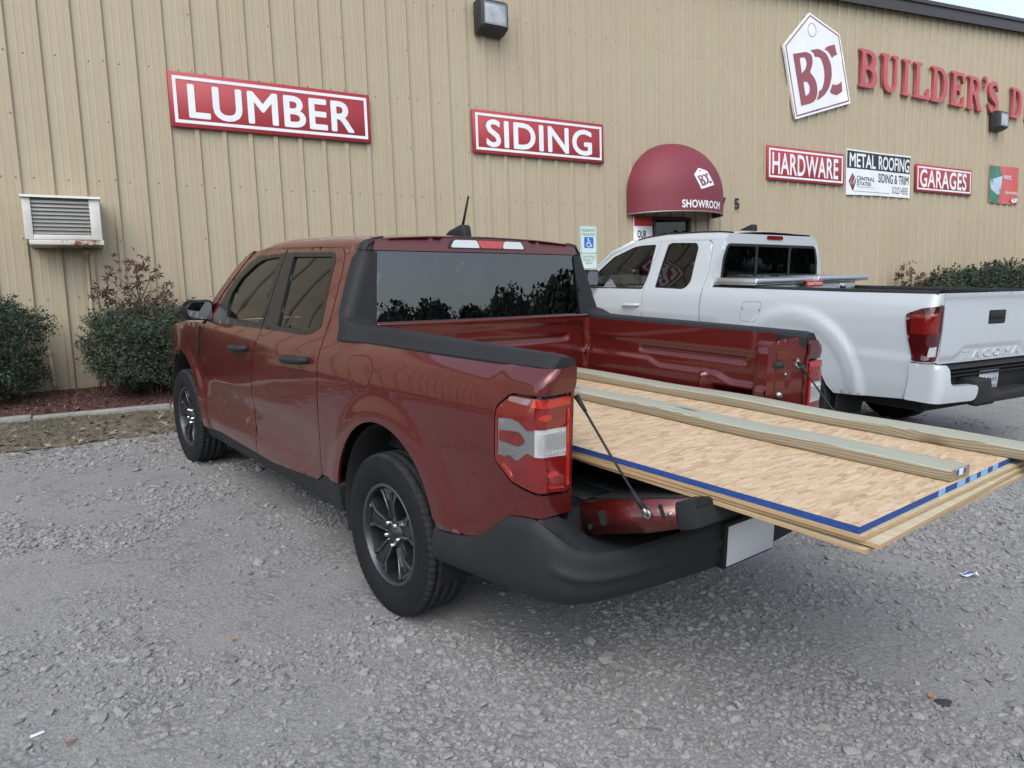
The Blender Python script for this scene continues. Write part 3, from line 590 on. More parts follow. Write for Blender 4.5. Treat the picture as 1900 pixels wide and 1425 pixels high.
# price-tag emblem
OUTL = [(10.664, 6.681), (11.612, 6.426), (12.01, 5.14), (10.287, 4.651), (9.922, 5.976)]
def scl(poly, s): c0 = np.mean(poly, 0); return [tuple(c0+(np.array(q)-c0)*s) for q in poly]
BDC_B = rnd([(10.186, 5.848), (10.588, 5.946), (10.74, 5.91), (10.783, 5.80), (10.75, 5.68), (10.69, 5.58), (10.80, 5.52), (10.90, 5.42), (10.945, 5.24), (10.89, 5.08), (10.745, 4.998), (10.449, 4.921)], .09, skip=(0, 11))
BDC_BH = [rnd([(10.388, 5.80), (10.53, 5.84), (10.60, 5.76), (10.575, 5.63), (10.451, 5.528)], .07, skip=(0, 4)), rnd([(10.505, 5.372), (10.62, 5.40), (10.70, 5.31), (10.69, 5.18), (10.575, 5.118)], .07, skip=(0, 4))]
BDC_D = rnd([(10.68, 5.985), (10.954, 6.055), (11.20, 6.0), (11.35, 5.82), (11.385, 5.593), (11.31, 5.37), (11.17, 5.21), (11.0, 5.105), (10.90, 5.072), (10.96, 5.15), (10.99, 5.27), (11.06, 5.29), (11.135, 5.43), (11.15, 5.60), (11.11, 5.76), (11.02, 5.885), (10.93, 5.90), (10.83, 5.88), (10.81, 5.95)], .08)
BDC_C = [rnd([(11.12, 6.055), (11.21, 6.13), (11.449, 6.207), (11.537, 6.016), (11.45, 6.0), (11.37, 5.93), (11.31, 6.0), (11.21, 6.06)], .05, skip=(2, 3)), rnd([(11.40, 5.45), (11.48, 5.43), (11.592, 5.458), (11.698, 5.53), (11.724, 5.335), (11.549, 5.241), (11.40, 5.25), (11.31, 5.28), (11.37, 5.36)], .05, skip=(3, 4))]
def circ(cx, cy, r, n=24): return [(cx+r*math.cos(2*math.pi*k/n), cy+r*math.sin(2*math.pi*k/n)) for k in range(n)]
def emblem(fnoff, root, ring_fill=False):
    c = MB(); patch(c, OUTL, fnoff(0), (), .3, .045, (0, -1, 0)); o1 = c
    c = MB(); patch(c, scl(OUTL, .955), fnoff(.003), [scl(OUTL, .925)], .4, 0, (0, -1, 0), rim=False)
    if ring_fill: patch(c, circ(10.74, 6.36, .07), fnoff(.003), (), .1, 0, (0, -1, 0), rim=False)
    else: patch(c, circ(10.745, 6.37, .13), fnoff(.003), [circ(10.745, 6.37, .118)], .4, 0, (0, -1, 0), rim=False)
    o2 = c; c = MB(); patch(c, BDC_B, fnoff(.004), BDC_BH, .3, 0, (0, -1, 0), rim=False); patch(c, BDC_D, fnoff(.003), (), .3, 0, (0, -1, 0), rim=False)
    for q in BDC_C: patch(c, q, fnoff(.003), (), .3, 0, (0, -1, 0), rim=False)
    under(o1.obj("tag_panel", SIGNW), root); under(o2.obj("outline", MAROON), root); under(c.obj("monogram", MAROON), root)
t = thing("emblem_sign", "white price tag shaped sign with maroon BDC monogram, beside the raised red letters", "sign", loc=(10.97, SY, 4.65))
emblem(lambda off: (lambda x, z: (x, 0*x+SY-.045-off, z)), t)
src_ = np.array([[*q, 1] for q in OUTL]); dst_ = np.array([(1.527, 1.28), (1.745, 1.25), (1.889, 1.09), (1.523, 1.02), (1.414, 1.195)]); AFF = np.linalg.lstsq(src_, dst_, rcond=None)[0]
def aw_fn(off):
    def f(x, z):
        q = np.stack([x, z, np.ones_like(x)], 1)@AFF; return aw_pt(q[:, 0], q[:, 1], .005+off)
    return f
c = MB(); patch(c, OUTL, aw_fn(0), (), .25, 0, (0, -1, 0), rim=False); under(c.obj("emblem_patch", SIGNW), aw)
c = MB(); patch(c, BDC_B, aw_fn(.004), BDC_BH, .15, 0, (0, -1, 0), rim=False); patch(c, BDC_D, aw_fn(.004), (), .15, 0, (0, -1, 0), rim=False)
for q in BDC_C: patch(c, q, aw_fn(.004), (), .15, 0, (0, -1, 0), rim=False)
patch(c, circ(10.72, 6.38, .09), aw_fn(.004), (), .15, 0, (0, -1, 0), rim=False); under(c.obj("emblem_monogram", MAROON), aw)
# raised serif letters
def arc(pts, n=6):
    """quadratic bezier through control triples"""
    p0, p1, p2 = (np.array(q, float) for q in pts); return [tuple((1-t)**2*p0+2*t*(1-t)*p1+t*t*p2) for t in np.linspace(0, 1, n)]
STEM_TOP = [(0, 1), (0, .93), (.115, .92), (.115, .08), (0, .07)]
GL = {}
GL['I'] = ([(0, 0), (.42, 0), (.42, .07), (.285, .08), (.285, .92), (.42, .93), (.42, 1)]+STEM_TOP, [])
GL['L'] = ([(0, 0), (.85, 0), (.85, .32), (.78, .32), (.68, .1), (.285, .08), (.285, .92), (.42, .93), (.42, 1)]+STEM_TOP, [])
GL['E'] = ([(0, 0), (.82, 0), (.82, .32), (.75, .32), (.66, .1), (.31, .1), (.31, .46), (.48, .46), (.52, .35), (.59, .35), (.59, .67), (.52, .67), (.48, .56), (.31, .56), (.31, .9), (.64, .9), (.72, .70), (.79, .70), (.79, 1)]+STEM_TOP, [])
GL['D'] = ([(0, 0), (.45, 0)]+arc([(.45, 0), (.95, .02), (.95, .5)])[1:]+arc([(.95, .5), (.95, .98), (.45, 1)])[1:]+STEM_TOP, [[(.31, .1), (.42, .1)]+arc([(.42, .1), (.73, .12), (.73, .5)])[1:]+arc([(.73, .5), (.73, .88), (.42, .9)])[1:]+[(.31, .9)]])
GL['B'] = ([(0, 0), (.5, 0)]+arc([(.5, 0), (.92, .01), (.92, .28)])[1:]+arc([(.92, .28), (.9, .50), (.66, .53)])[1:]+arc([(.66, .53), (.86, .58), (.86, .76)])[1:]+arc([(.86, .76), (.84, .99), (.46, 1)])[1:]+STEM_TOP, [[(.31, .1), (.46, .1)]+arc([(.46, .1), (.69, .11), (.69, .29)])[1:]+arc([(.69, .29), (.68, .47), (.44, .48)])[1:]+[(.31, .48)], [(.31, .57), (.44, .57)]+arc([(.44, .57), (.64, .59), (.64, .74)])[1:]+arc([(.64, .74), (.63, .89), (.43, .9)])[1:]+[(.31, .9)]])
GL['R'] = ([(0, 0), (.42, 0), (.42, .07), (.31, .1), (.31, .46), (.42, .46), (.68, .06), (.70, 0), (1.02, 0), (1.02, .07), (.92, .1), (.66, .5)]+arc([(.66, .5), (.86, .56), (.86, .74)])[1:]+arc([(.86, .74), (.84, .99), (.46, 1)])[1:]+STEM_TOP, [[(.31, .56), (.44, .56)]+arc([(.44, .56), (.64, .58), (.64, .73)])[1:]+arc([(.64, .73), (.63, .89), (.43, .9)])[1:]+[(.31, .9)]])
GL['U'] = ([(0, 1), (0, .93), (.1, .9), (.1, .32)]+arc([(.1, .32), (.12, -.02), (.5, -.01)])[1:]+arc([(.5, -.01), (.86, 0), (.86, .34)])[1:]+[(.86, .9), (.95, .93), (.95, 1), (.62, 1), (.62, .93), (.74, .9), (.74, .34)]+arc([(.74, .34), (.74, .12), (.54, .11)])[1:]+arc([(.54, .11), (.31, .12), (.31, .36)])[1:]+[(.31, .9), (.42, .93), (.42, 1)], [])
GL["'"] = (arc([(0, .1), (.5, .25), (.55, .6)])+[(.1, .65), (.1, 1), (1, 1), (1, .6)]+arc([(1, .6), (.9, .1), (.1, 0)])[1:], [])
def s_glyph():
    cl = np.array([(.80, .72), (.74, .86), (.6, .94), (.42, .94), (.26, .86), (.22, .73), (.30, .61), (.48, .53), (.66, .44), (.76, .31), (.72, .15), (.56, .065), (.36, .07), (.2, .16), (.14, .30)]); q = cl
    for _ in range(2):
        q = np.array([q[0]]+[v for a, b_ in zip(q[:-1], q[1:]) for v in (.75*a+.25*b_, .25*a+.75*b_)]+[q[-1]])
    tt = np.gradient(q, axis=0); tt /= np.linalg.norm(tt, axis=1)[:, None]; nn_ = np.stack([-tt[:, 1], tt[:, 0]], 1); u = np.linspace(0, 1, len(q)); wd = .045+.075*np.exp(-((u-.5)/.2)**2)+.02*np.sin(math.pi*u)
    return [tuple(v) for v in q+nn_*wd[:, None]]+[tuple(v) for v in (q-nn_*wd[:, None])[::-1]]
GL['S'] = (s_glyph(), [])
LETR = mat("letter_red", (.44, .085, .10), .45, var=.15, vscale=3)
LET = [('B', 12.256, 12.908, 5.502, 6.256, "raised red serif letter B, the first letter of the big store name"), ('U', 13.018, 13.676, 5.498, 6.27, "raised red serif letter U in the big store name"), ('I', 13.793, 14.106, 5.503, 6.26, "raised red serif letter I in the big store name"),
       ('L', 14.226, 14.877, 5.505, 6.26, "raised red serif letter L in the big store name"), ('D', 14.913, 15.625, 5.5, 6.26, "raised red serif letter D between L and E in the store name"), ('E', 15.727, 16.343, 5.5, 6.257, "raised red serif letter E between D and R in the store name"),
       ('R', 16.45, 17.164, 5.49, 6.252, "raised red serif letter R before the apostrophe in the store name"), ("'", 17.19, 17.345, 6.05, 6.32, "raised red apostrophe in the big store name"), ('S', 17.40, 17.92, 5.493, 6.254, "raised red serif letter S after the apostrophe in the store name"),
       ('D', 18.518, 19.089, 5.494, 6.225, "raised red serif letter D directly above the right wall light"), ('E', 19.254, 19.931, 5.494, 6.21, "raised red letter E cut off by the right edge of the photo")]
for ch, x0, x1, z0, z1, lab in LET:
    ol, hs_ = GL[ch]; A = np.array(ol); mx0, mx1, mz0, mz1 = A[:, 0].min(), A[:, 0].max(), A[:, 1].min(), A[:, 1].max()
    f = lambda a, b_: (x0+(a-mx0)/(mx1-mx0)*(x1-x0), 0*a+WY-.10, z0+(b_-mz0)/(mz1-mz0)*(z1-z0))
    x0, x1 = x0+.03*(x1-x0), x1-.05*(x1-x0); c = MB(); patch(c, ol, f, hs_, .5, .06, (0, -1, 0), bstep=.5)
    tag(c.obj("raised_letter", LETR, loc=((x0+x1)/2, WY-.05, z0)), lab, "sign letter", "raised red letters of the store name")
for ch, x0, x1, lab in (("7", 8.26, 8.42, "black house number 7 half hidden by the red awning"), ("5", 8.64, 8.78, "black house number 5 on the wall right of the awning")):
    c = MB(); V, F = text2d(ch, x1-x0, .20, .03); c.add(np.stack([x0+V[:, 0], WY-.036-layer(V, .03), 2.895+V[:, 1]], 1), F); c.box(x0+.06, x0+.08, WY-.034, WY-.005, 2.98, 3.0)
    tag(c.obj("house_number", INKB, loc=((x0+x1)/2, WY-.03, 2.895)), lab, "house number", "house numbers")
# door poster
DX0, DX1 = 6.19, 6.60
t = thing("door_sign", "white upright sign with red top and green print beside the showroom door", "sign", loc=((DX0+DX1)/2, WY-.05, .6))
under(MB().box(DX0, DX1, WY-.065, WY-.035, .62, 2.69, bev=.003, seg=1).obj("board", SIGNW), t)
under(MB().box(DX0+.002, DX1-.002, WY-.069, WY-.0655, 2.53, 2.688).obj("red_band", INKR), t)
under(put_text(MB(), "OUR", DX0+.07, 2.33, WY-.067, .10+.10, .13, .03).obj("black_lettering", INKB), t)
under(put_text(MB(), "BUILD", DX0+.05, 2.035, WY-.067, .31, .10, .03).obj("red_lettering", INKR), t)
c = put_text(MB(), "YOUR", DX0+.04, 1.77, WY-.067, .32, .14, .03)
under(c.obj("green_lettering", INKG), t)
# reserved parking sign on its post
RY = 5.6
t = thing("parking_sign", "green and white reserved parking sign with blue wheelchair symbol on a post", "sign", loc=(4.625, RY, .45))
PG = mat("sign_pale", (.56, .66, .62), .35)
under(MB().prism(rnd([(4.475, 1.775), (4.78, 1.775), (4.78, 2.41), (4.475, 2.41)], .025), RY-.003, RY, 1).obj("panel", PG), t)
c = MB(); patch(c, rnd([(4.484, 1.784), (4.771, 1.784), (4.771, 2.401), (4.484, 2.401)], .022), lambda x, z: (x, 0*x+RY-.0045, z), [rnd([(4.489, 1.789), (4.766, 1.789), (4.766, 2.006), (4.489, 2.006)], .02), rnd([(4.489, 2.014), (4.766, 2.014), (4.766, 2.396), (4.489, 2.396)], .02)], .3, 0, (0, -1, 0), rim=False)
for s_, x0, x1, z0, z1 in (("RESERVED", 4.512, 4.745, 2.322, 2.366), ("PARKING", 4.512, 4.745, 2.262, 2.304), ("MAXIMUM", 4.508, 4.747, 1.944, 1.978), ("PENALTY", 4.515, 4.742, 1.896, 1.932), ("$250", 4.565, 4.69, 1.848, 1.884)): put_text(c, s_, x0, z0, RY-.005, x1-x0, z1-z0, .0)
under(c.obj("green_lettering", INKG), t)
c = MB(); patch(c, rnd([(4.545, 2.085), (4.716, 2.085), (4.716, 2.245), (4.545, 2.245)], .015), lambda x, z: (x, 0*x+RY-.0045, z), (), .3, 0, (0, -1, 0), rim=False); under(c.obj("blue_square", mat("access_blue", (.02, .13, .5), .4)), t)
c = MB(); yy = RY-.006
patch(c, circ(4.618, 2.222, .012, 14), lambda x, z: (x, 0*x+yy, z), (), .3, 0, (0, -1, 0), rim=False)
for a_, b_ in (((4.618, 2.208), (4.622, 2.155)), ((4.622, 2.155), (4.662, 2.153)), ((4.662, 2.153), (4.678, 2.11)), ((4.678, 2.11), (4.692, 2.115)), ((4.620, 2.188), (4.655, 2.186))):
    d = np.array(b_)-a_; n_ = np.array([-d[1], d[0]])/np.hypot(*d)*.006; e_ = d/np.hypot(*d)*.004
    c.add([(q[0], yy, q[1]) for q in (a_-n_-e_, b_-n_+e_, b_+n_+e_, a_+n_-e_)], [(0, 1, 2, 3)])
an = np.linspace(R(115), R(390), 26); an = an if True else an
ri = [(4.628+.042*math.cos(a), 2.138+.042*math.sin(a)) for a in an]; ro = [(4.628+.032*math.cos(a), 2.138+.032*math.sin(a)) for a in an]
c.add([(q[0], yy-.0003, q[1]) for q in ri+ro], [(i, i+1, len(ri)+i+1, len(ri)+i) for i in range(len(ri)-1)])
under(c.obj("wheelchair_symbol", SIGNW), t)
pz = float(gz(4.63, RY)); under(MB().box(4.60, 4.655, RY+.001, RY+.03, pz, 2.38).obj("post", STEEL), t)

# ------------------------------------------------------------------ shrubs
def leaf_mesh(name, C, N, size, mats, mi=None, asp=.5, parent=None, seed=0, fold=.25):
    """one kinked leaf (2 quads as 4 tris -> here 2 triangles pairs) per centre"""
    g = np.random.default_rng(seed); n = len(C); N = N/np.linalg.norm(N, axis=1)[:, None]; r = g.normal(size=(n, 3)); u = np.cross(N, r); u /= np.linalg.norm(u, axis=1)[:, None]; v = np.cross(N, u)
    s = (size*np.exp(g.normal(0, .42, n)))[:, None]; a = C-u*s; b_ = C+v*s*asp-N*s*fold*.5; c_ = C+u*s; d = C-v*s*asp-N*s*fold*.5
    V = np.stack([a, b_, c_, d], 1).reshape(-1, 3); k = np.arange(n)[:, None]*4; Lp = np.concatenate([k+[0, 1, 2], k+[0, 2, 3]], 1).reshape(-1)
    return quick_mesh(name, V, Lp, 3, mats, None if mi is None else np.repeat(mi, 2), parent=parent)
def leafmat(name, stops, rough=.75):
    m, nt, b, oc = newmat(name); ge = node(nt, "ShaderNodeNewGeometry"); n_ = noise(nt, oc, 3.5, 3)
    f = math_(nt, 'ADD', math_(nt, 'MULTIPLY', ge.outputs["Random Per Island"], .7), math_(nt, 'MULTIPLY', n_.outputs[0], .3)); L(nt, ramp(nt, f, stops), b.inputs["Base Color"]); b.inputs["Roughness"].default_value = rough; b.inputs["Specular IOR Level"].default_value = .2
    b.inputs["Subsurface Weight"].default_value = 0; return m
BOX = leafmat("shrub_leaf", [(.1, (.022, .034, .024)), (.45, (.042, .060, .040)), (.7, (.062, .082, .056)), (.9, (.09, .112, .075))]); TWIG = mat("twig", (.10, .075, .05), .85, var=.3)
def bush(name, cx, cy, rx, ry, z0, z1, n, label, seed, shoots=120, leaf=.0105, group="evergreen shrubs along the wall"):
    g = np.random.default_rng(seed); base = float(mz(cx, cy)) if cy > 5.2 else float(gz(cx, cy)); root = thing(name, label, "shrub", group, loc=(cx, cy, base))
    d = g.normal(size=(n, 3)); d /= np.linalg.norm(d, axis=1)[:, None]
    lump = 1+.12*np.sin(5*d[:, 0]+seed)*np.sin(4*d[:, 1]+2*seed)+.10*np.sin(7*d[:, 2]+3*d[:, 0]+seed)+.08*np.sin(13*d[:, 0]+9*d[:, 2])+.07*np.sin(21*d[:, 2]-17*d[:, 0]+11*d[:, 1])
    rad = np.where(g.random(n) < .72, g.uniform(.84, 1.03, n), g.random(n)**.4*.88)*lump
    sq = np.sign(d)*np.abs(d)**.75; sq /= np.maximum(1e-6, (np.abs(sq)**2.6).sum(1)**(1/2.6))[:, None]
    P = sq*rad[:, None]*[rx, ry, (z1-z0)/2]; P[:, 2] += (z0+z1)/2; P = P+g.normal(0, .015, P.shape); ok = P[:, 2] > .02+.0*P[:, 0]; P = P[ok]; D = d[ok]
    S_ = []; SN = []; tw = MB()
    for k in range(shoots):
        dd = g.normal(size=3); dd /= np.linalg.norm(dd); dd[2] = abs(dd[2])*(1 if g.random() < .8 else -.3); dd[1] -= .15
        q = np.sign(dd)*np.abs(dd)**.75; q /= (np.abs(q)**2.6).sum()**(1/2.6); p0 = q*.93*[rx, ry, (z1-z0)/2]+[0, 0, (z0+z1)/2]; up = dd*.6+[0, 0, .7]+g.normal(0, .25, 3); up /= np.linalg.norm(up); ln = g.uniform(.05, .24)
        if p0[2] < .1: continue
        tw.tube([p0, p0+up*ln], [.003, .0015], 4, caps=False)
        for t in np.linspace(.1, 1.0, int(6+ln*70)): S_.append(p0+up*ln*t+g.normal(0, .008, 3)); SN.append(g.normal(size=3)+up*.6)
    for k in range(14):
        a = g.random()*6.283; e = np.array([rx*.6*math.cos(a), ry*.6*math.sin(a), z0+(z1-z0)*g.uniform(.4, .8)]); tw.tube([(0.05*math.cos(a), .05*math.sin(a), -.03), e*.5+[0, 0, .05], e], [.012, .008, .004], 5, caps=False)
    P = np.concatenate([P, np.array(S_)]); D = np.concatenate([D+g.normal(0, .7, D.shape), np.array(SN)])
    leaf_mesh("foliage", P, D, leaf, [BOX], asp=.55, parent=root, seed=seed); tw.obj("stems", TWIG, root); return root
bush("shrub", -2.93, 5.88, .66, .50, .02, 1.06, 42000, "dense dark green shrub cut off by the left edge of the photo", 3, 200)
bush("shrub", -1.27, 5.86, .62, .50, .02, .96, 42000, "dense dark green shrub under the purple sapling, left of the red pickup", 5, 190)
for i, (x, z1, lab) in enumerate(((15.0, 1.32, "dark shrub between the purple leaved plant and the tallest right hand shrub"), (16.35, 1.42, "middle dark shrub seen above the white pickup bed at the right"), (17.75, 1.55, "tallest dark shrub at the right edge behind the white pickup tailgate"))):
    bush("shrub", x, 5.80, .80, .5, .02, z1, 9000, lab, 20+i, 170, .024)
# purple leaved plants
PUR = leafmat("purple_leaf", [(.1, (.030, .012, .014)), (.5, (.065, .026, .026)), (.8, (.10, .05, .035)), (1, (.085, .075, .04))])
def star_leaves(C, D, size, parent, seed):
    g = np.random.default_rng(seed); V = []; Lp = []
    for k in range(len(C)):
        n = D[k]/np.linalg.norm(D[k]); r = g.normal(size=3); u = np.cross(n, r); u /= np.linalg.norm(u); v = np.cross(n, u); s = size*math.exp(g.normal(0, .25)); c = C[k]
        for a in (-1.9, -.95, 0, .95, 1.9):
            ln = s*(1.15 if a == 0 else 1 if abs(a) < 1 else .7); d = math.cos(a)*u+math.sin(a)*v; e = -math.sin(a)*u+math.cos(a)*v; b0 = len(V)
            V += [c, c+d*ln*.45+e*ln*.17-n*ln*.05, c+d*ln-n*ln*.28, c+d*ln*.45-e*ln*.17-n*ln*.05]; Lp += [b0, b0+1, b0+2, b0, b0+2, b0+3]
    return quick_mesh("foliage", np.array(V), Lp, 3, [PUR], parent=parent)
def sapling(cx, cy, h, spread, label, seed, clumps, lsize=.055, per=13):
    g = np.random.default_rng(seed); root = thing("sapling", label, "sapling", "purple leaved saplings by the wall", loc=(cx, cy, float(mz(cx, cy)))); tw = MB(); C = []; D = []
    tw.tube([(0, 0, -.05), (.02, 0, h*.5), (-.01, 0, h*.8), (.0, 0, h*.97)], [.012, .010, .007, .004], 7)
    for (dx, dz, w_) in clumps:
        y = g.uniform(-.2, .2)*spread; e = np.array([dx, y, dz]); s0 = np.array([.01, 0, max(.3, dz-.30)]); tw.tube([s0, s0*.4+e*.6+[0, 0, .04], e], [.007, .005, .003], 5, caps=False)
        for k in range(int(per*w_)): C.append(e+g.normal(0, .055*w_, 3)*[1.2, 1, .9]); D.append(g.normal(size=3)*.8+[0, -.5, .5])
    star_leaves(np.array(C), np.array(D), lsize, root, seed); tw.obj("trunk", TWIG, root)
sapling(-1.33, 6.12, 1.42, .9, "slender sapling with drooping dark purple leaves above the left shrub", 8, [(-.02, 1.42, 1.2), (-.22, 1.27, 1.0), (.17, 1.28, 1.0), (-.38, 1.12, 1.2), (-.14, 1.14, 1.0), (.30, 1.08, 1.1), (-.16, .95, 1.2), (.14, 1.0, 1.3), (.36, .92, 1.2), (.10, .86, 1.4), (.24, .80, 1.3), (-.28, 1.02, .8), (.02, 1.28, .8), (.45, .70, 1.0)])
sapling(13.75, 6.0, 1.42, 1., "purple leaved plant beyond the white pickup bed, left of the far shrubs", 9, [(0, 1.38, 1.6), (-.25, 1.2, 1.5), (.25, 1.22, 1.5), (-.4, 1.0, 1.6), (.35, 1.0, 1.6), (0, 1.05, 1.8), (-.15, .85, 1.6), (.2, .8, 1.6), (-.45, .75, 1.4), (.45, .75, 1.4)], .07, 12)
sapling(12.0, 6.1, 1.0, .6, "small purple leaved plant just right of the silver toolbox, against the wall", 10, [(0, .98, .8), (.12, .85, .8), (-.1, .82, .8), (.2, .7, .8), (-.2, .66, .8)], .05, 8)
# the wood across the road, seen only mirrored in glass and paint
def treeline():
    g = np.random.default_rng(40); P = []; D = []
    for k in range(150):
        a = g.uniform(R(95), R(345)); r = g.uniform(48, 62); cx, cy = r*math.cos(a), r*math.sin(a)-2
        if cy > 3: continue
        hgt = g.uniform(7.0, 9.0); rr = g.uniform(2.6, 4.6); z0 = float(gz(cx, cy)); n = 1500; d = g.normal(size=(n, 3)); d /= np.linalg.norm(d, axis=1)[:, None]
        P.append(np.array([cx, cy, z0+hgt*.52])+d*g.uniform(.6, 1.05, (n, 1))*[rr, rr, hgt*.5]); D.append(d+g.normal(0, .5, d.shape))
    return leaf_mesh("far_wood", np.concatenate(P), np.concatenate(D), .26, [BOX], asp=.8, seed=41)
tag(treeline(), kind="stuff")

# ------------------------------------------------------------------ red pickup (local frame: x right, y forward, z up, origin on the ground under the rear axle)
TYW, TPI, TRO = 0.136734, 0.065851, 0.003825
truck = thing("pickup_truck", "dark red crew cab pickup with lumber sticking out over its half lowered tailgate", "pickup truck")
truck.matrix_world = (Matrix.Rotation(TYW, 3, 'Z') @ Matrix.Rotation(TPI, 3, 'X') @ Matrix.Rotation(TRO, 3, 'Y')).to_4x4()
_SG = smooth_tab([.20, .30, .40, .52, .70, .90, 1.00, 1.08, 1.14, 1.20, 1.30, 1.45, 1.57, 1.64], [.84, .865, .890, .900, .902, .910, .912, .904, .886, .862, .826, .770, .722, .692], .2, 1.64)
WB = 3.076
def S(y, z):
    y = np.asarray(y, float); z = np.asarray(z, float)
    x = np.interp(z, *_SG)-.022*np.clip((-.25-y)/.7, 0, 1.3)**2-.07*np.clip((y-2.75)/.85, 0, 1.6)**2
    for yh in (0., WB):
        r = np.hypot(y-yh, z-.36); x = x+.016*sst((.62-r)/.12)
    x = x-1.0*np.clip(z-(1.136+.024*(.46-y)/1.42), 0, .03)*sst((.42-y)/.2)
    return x-.014*sst((z-.42)/.12)*sst((.74-z)/.1)*sst((y-.55)/.35)*sst((2.6-y)/.4)
SA, SR = -.948, .026; SE = SA-SR*math.pi/2; SEND = SE-.112
def quarter(off=0.0, ledge=True):
    def f(u, v):
        u = np.asarray(u, float); v = np.asarray(v, float); r = SR+off
        o = off+(.012*sst((v-1.118)/.012)*sst((-.70-u)/.12) if ledge else 0)
        x0 = S(np.maximum(u, SA), v)+o; a = np.clip((SA-u)/SR, 0, math.pi/2)
        t = np.clip((SE-u)/.112, 0, 1.2); xc = x0-r-o*0; cx = xc-t*(xc-.735)
        x = np.where(u >= SA, x0, np.where(u > SE, x0-r+r*np.cos(a), cx)); y = np.where(u >= SA, u, SA-(r+(o-off))*np.sin(a))
        return (-x, y, v)
    return f
def side(off=0.0): return lambda u, v: (-(S(u, v)+off), u, v)
def shift(poly, dy): return [(a+dy, b_) for a, b_ in poly]
def arch(cy, cz, r, a0, a1, n=26): return [(cy+r*math.cos(R(a)), cz+r*math.sin(R(a))) for a in np.linspace(a0, a1, n)]
SEAM_R = [(.642, .47), (.660, .56), (.655, .80), (.632, 1.03), (.612, 1.15), (.612, 1.30), (.640, 1.48), (.672, 1.555), (.715, 1.590)]
SEAM_B = [(1.59, .375), (1.60, .62), (1.585, .80), (1.531, .968), (1.491, 1.038), (1.435, 1.12), (1.428, 1.30), (1.425, 1.612)]
TOPR = [(.80, 1.606), (1.0, 1.610), (1.225, 1.612)]
TAIL = rnd([(SEND+.012, 1.108), (-.83, 1.100), (-.762, 1.045), (-.758, .858), (-.842, .795), (-.90, .785), (SEND+.012, .765)], .02, skip=(0, 6))
GAP = .004
def red_side(m):
    mir = m > 0; O = (-1, 0, 0)
    # rear quarter with C pillar and the corner round to the tailgate opening
    q = [(y_-GAP, z_) for y_, z_ in SEAM_R]+[(.60, 1.604), (.515, 1.604), (.452, 1.21), (.36, 1.172), (-.92, 1.186), (SA-.02, 1.190), (SEND, 1.195), (SEND, .70), (SE, .70), (-.955, .700), (-.89, .689), (-.827, .675), (-.752, .618), (-.671, .558), (-.586, .532), (-.425, .517)]
    q += arch(.012, .425, .425, 168, 6)[:0]+arch(.012, .425, .425, 166, 8)[::1] if False else [(-.412, .535)]+arch(.012, .425, .425, 163, 8)+[(.436, .478)]
    c = MB(); fd = rnd([(.300, 1.112), (.135, 1.122), (.078, 1.09), (.085, 1.03), (.135, .982), (.285, .972), (.312, 1.0)], .04)
    patch(c, q, quarter(), [TAIL]+([] if mir else [fd]), .03, .012, O, mirror=mir); o = c.obj("quarter_panel", RED, truck)
    if not mir:
        cc = np.mean(fd, 0); c = MB(); patch(c, [tuple(cc+(np.array(p_)-cc)*.974) for p_ in fd], quarter(.0008), (), .03, .012, O); c.obj("fuel_door", RED, truck)
        c = MB(); patch(c, [tuple(cc+(np.array(p_)-cc)*1.02) for p_ in fd], quarter(-.012), (), .04, 0, O, rim=False); c.obj("fuel_door_recess", BLK2, truck)
    # doors
    rd = [(y_+GAP, z_) for y_, z_ in SEAM_R]+TOPR+[(1.425-GAP, 1.612)]+[(y_-GAP, z_) for y_, z_ in SEAM_B[::-1]]+[(1.355, .372), (.709, .43)]
    trimR = rnd([(1.4205, 1.572), (1.4240, 1.145), (.854, 1.154), (.762, 1.167), (.682, 1.205), (.726, 1.387), (.757, 1.54), (.804, 1.572)], .02, skip=(0, 1))
    glR = rnd([(1.30, 1.549), (.815, 1.549), (.782, 1.53), (.752, 1.385), (.715, 1.232), (.735, 1.202), (.785, 1.186), (.893, 1.175), (1.222, 1.173)], .015)
    c = MB(); sc2 = lambda P, k: [tuple(np.mean(P, 0)+(np.array(p_)-np.mean(P, 0))*k) for p_ in P]
    c = MB(); patch(c, rd, side(), [sc2(glR, 1.05)], .032, .03, O, mirror=mir); d2 = c.obj("rear_door", RED, truck)
    c = MB(); patch(c, trimR, side(.0022), [glR], .04, .014, O, mirror=mir); c.obj("window_trim", TRIM, d2)
    c = MB(); patch(c, glR, side(-.010), (), .06, .003, O, mirror=mir, rim=False); c.obj("window", GLS_R, d2)
    fdoor = [(y_+GAP, z_) for y_, z_ in SEAM_B]+[(1.60, 1.612), (1.722, 1.601), (1.897, 1.585), (1.975, 1.563), (2.10, 1.462), (2.24, 1.338), (2.36, 1.215), (2.43, 1.125), (2.49, 1.06), (2.52, .9), (2.53, .6), (2.51, .36), (2.268, .376)]
    trimF = rnd([(1.4295, 1.572), (1.837, 1.553), (1.972, 1.512), (2.10, 1.425), (2.20, 1.335), (2.28, 1.24), (2.30, 1.18), (2.25, 1.122), (1.4345, 1.143)], .02, skip=(0, 8))
    glF = rnd([(1.504, 1.549), (1.748, 1.532), (1.859, 1.498), (2.02, 1.416), (2.11, 1.319), (2.121, 1.251), (2.057, 1.172), (1.452, 1.163)], .015)
    c = MB(); patch(c, fdoor, side(), [sc2(glF, 1.05)], .032, .03, O, mirror=mir); d1 = c.obj("front_door", RED, truck)
    c = MB(); patch(c, trimF, side(.0022), [glF], .04, .014, O, mirror=mir); c.obj("window_trim", TRIM, d1)
    c = MB(); patch(c, glF, side(-.010), (), .06, .003, O, mirror=mir, rim=False); c.obj("window", GLS_F, d1)
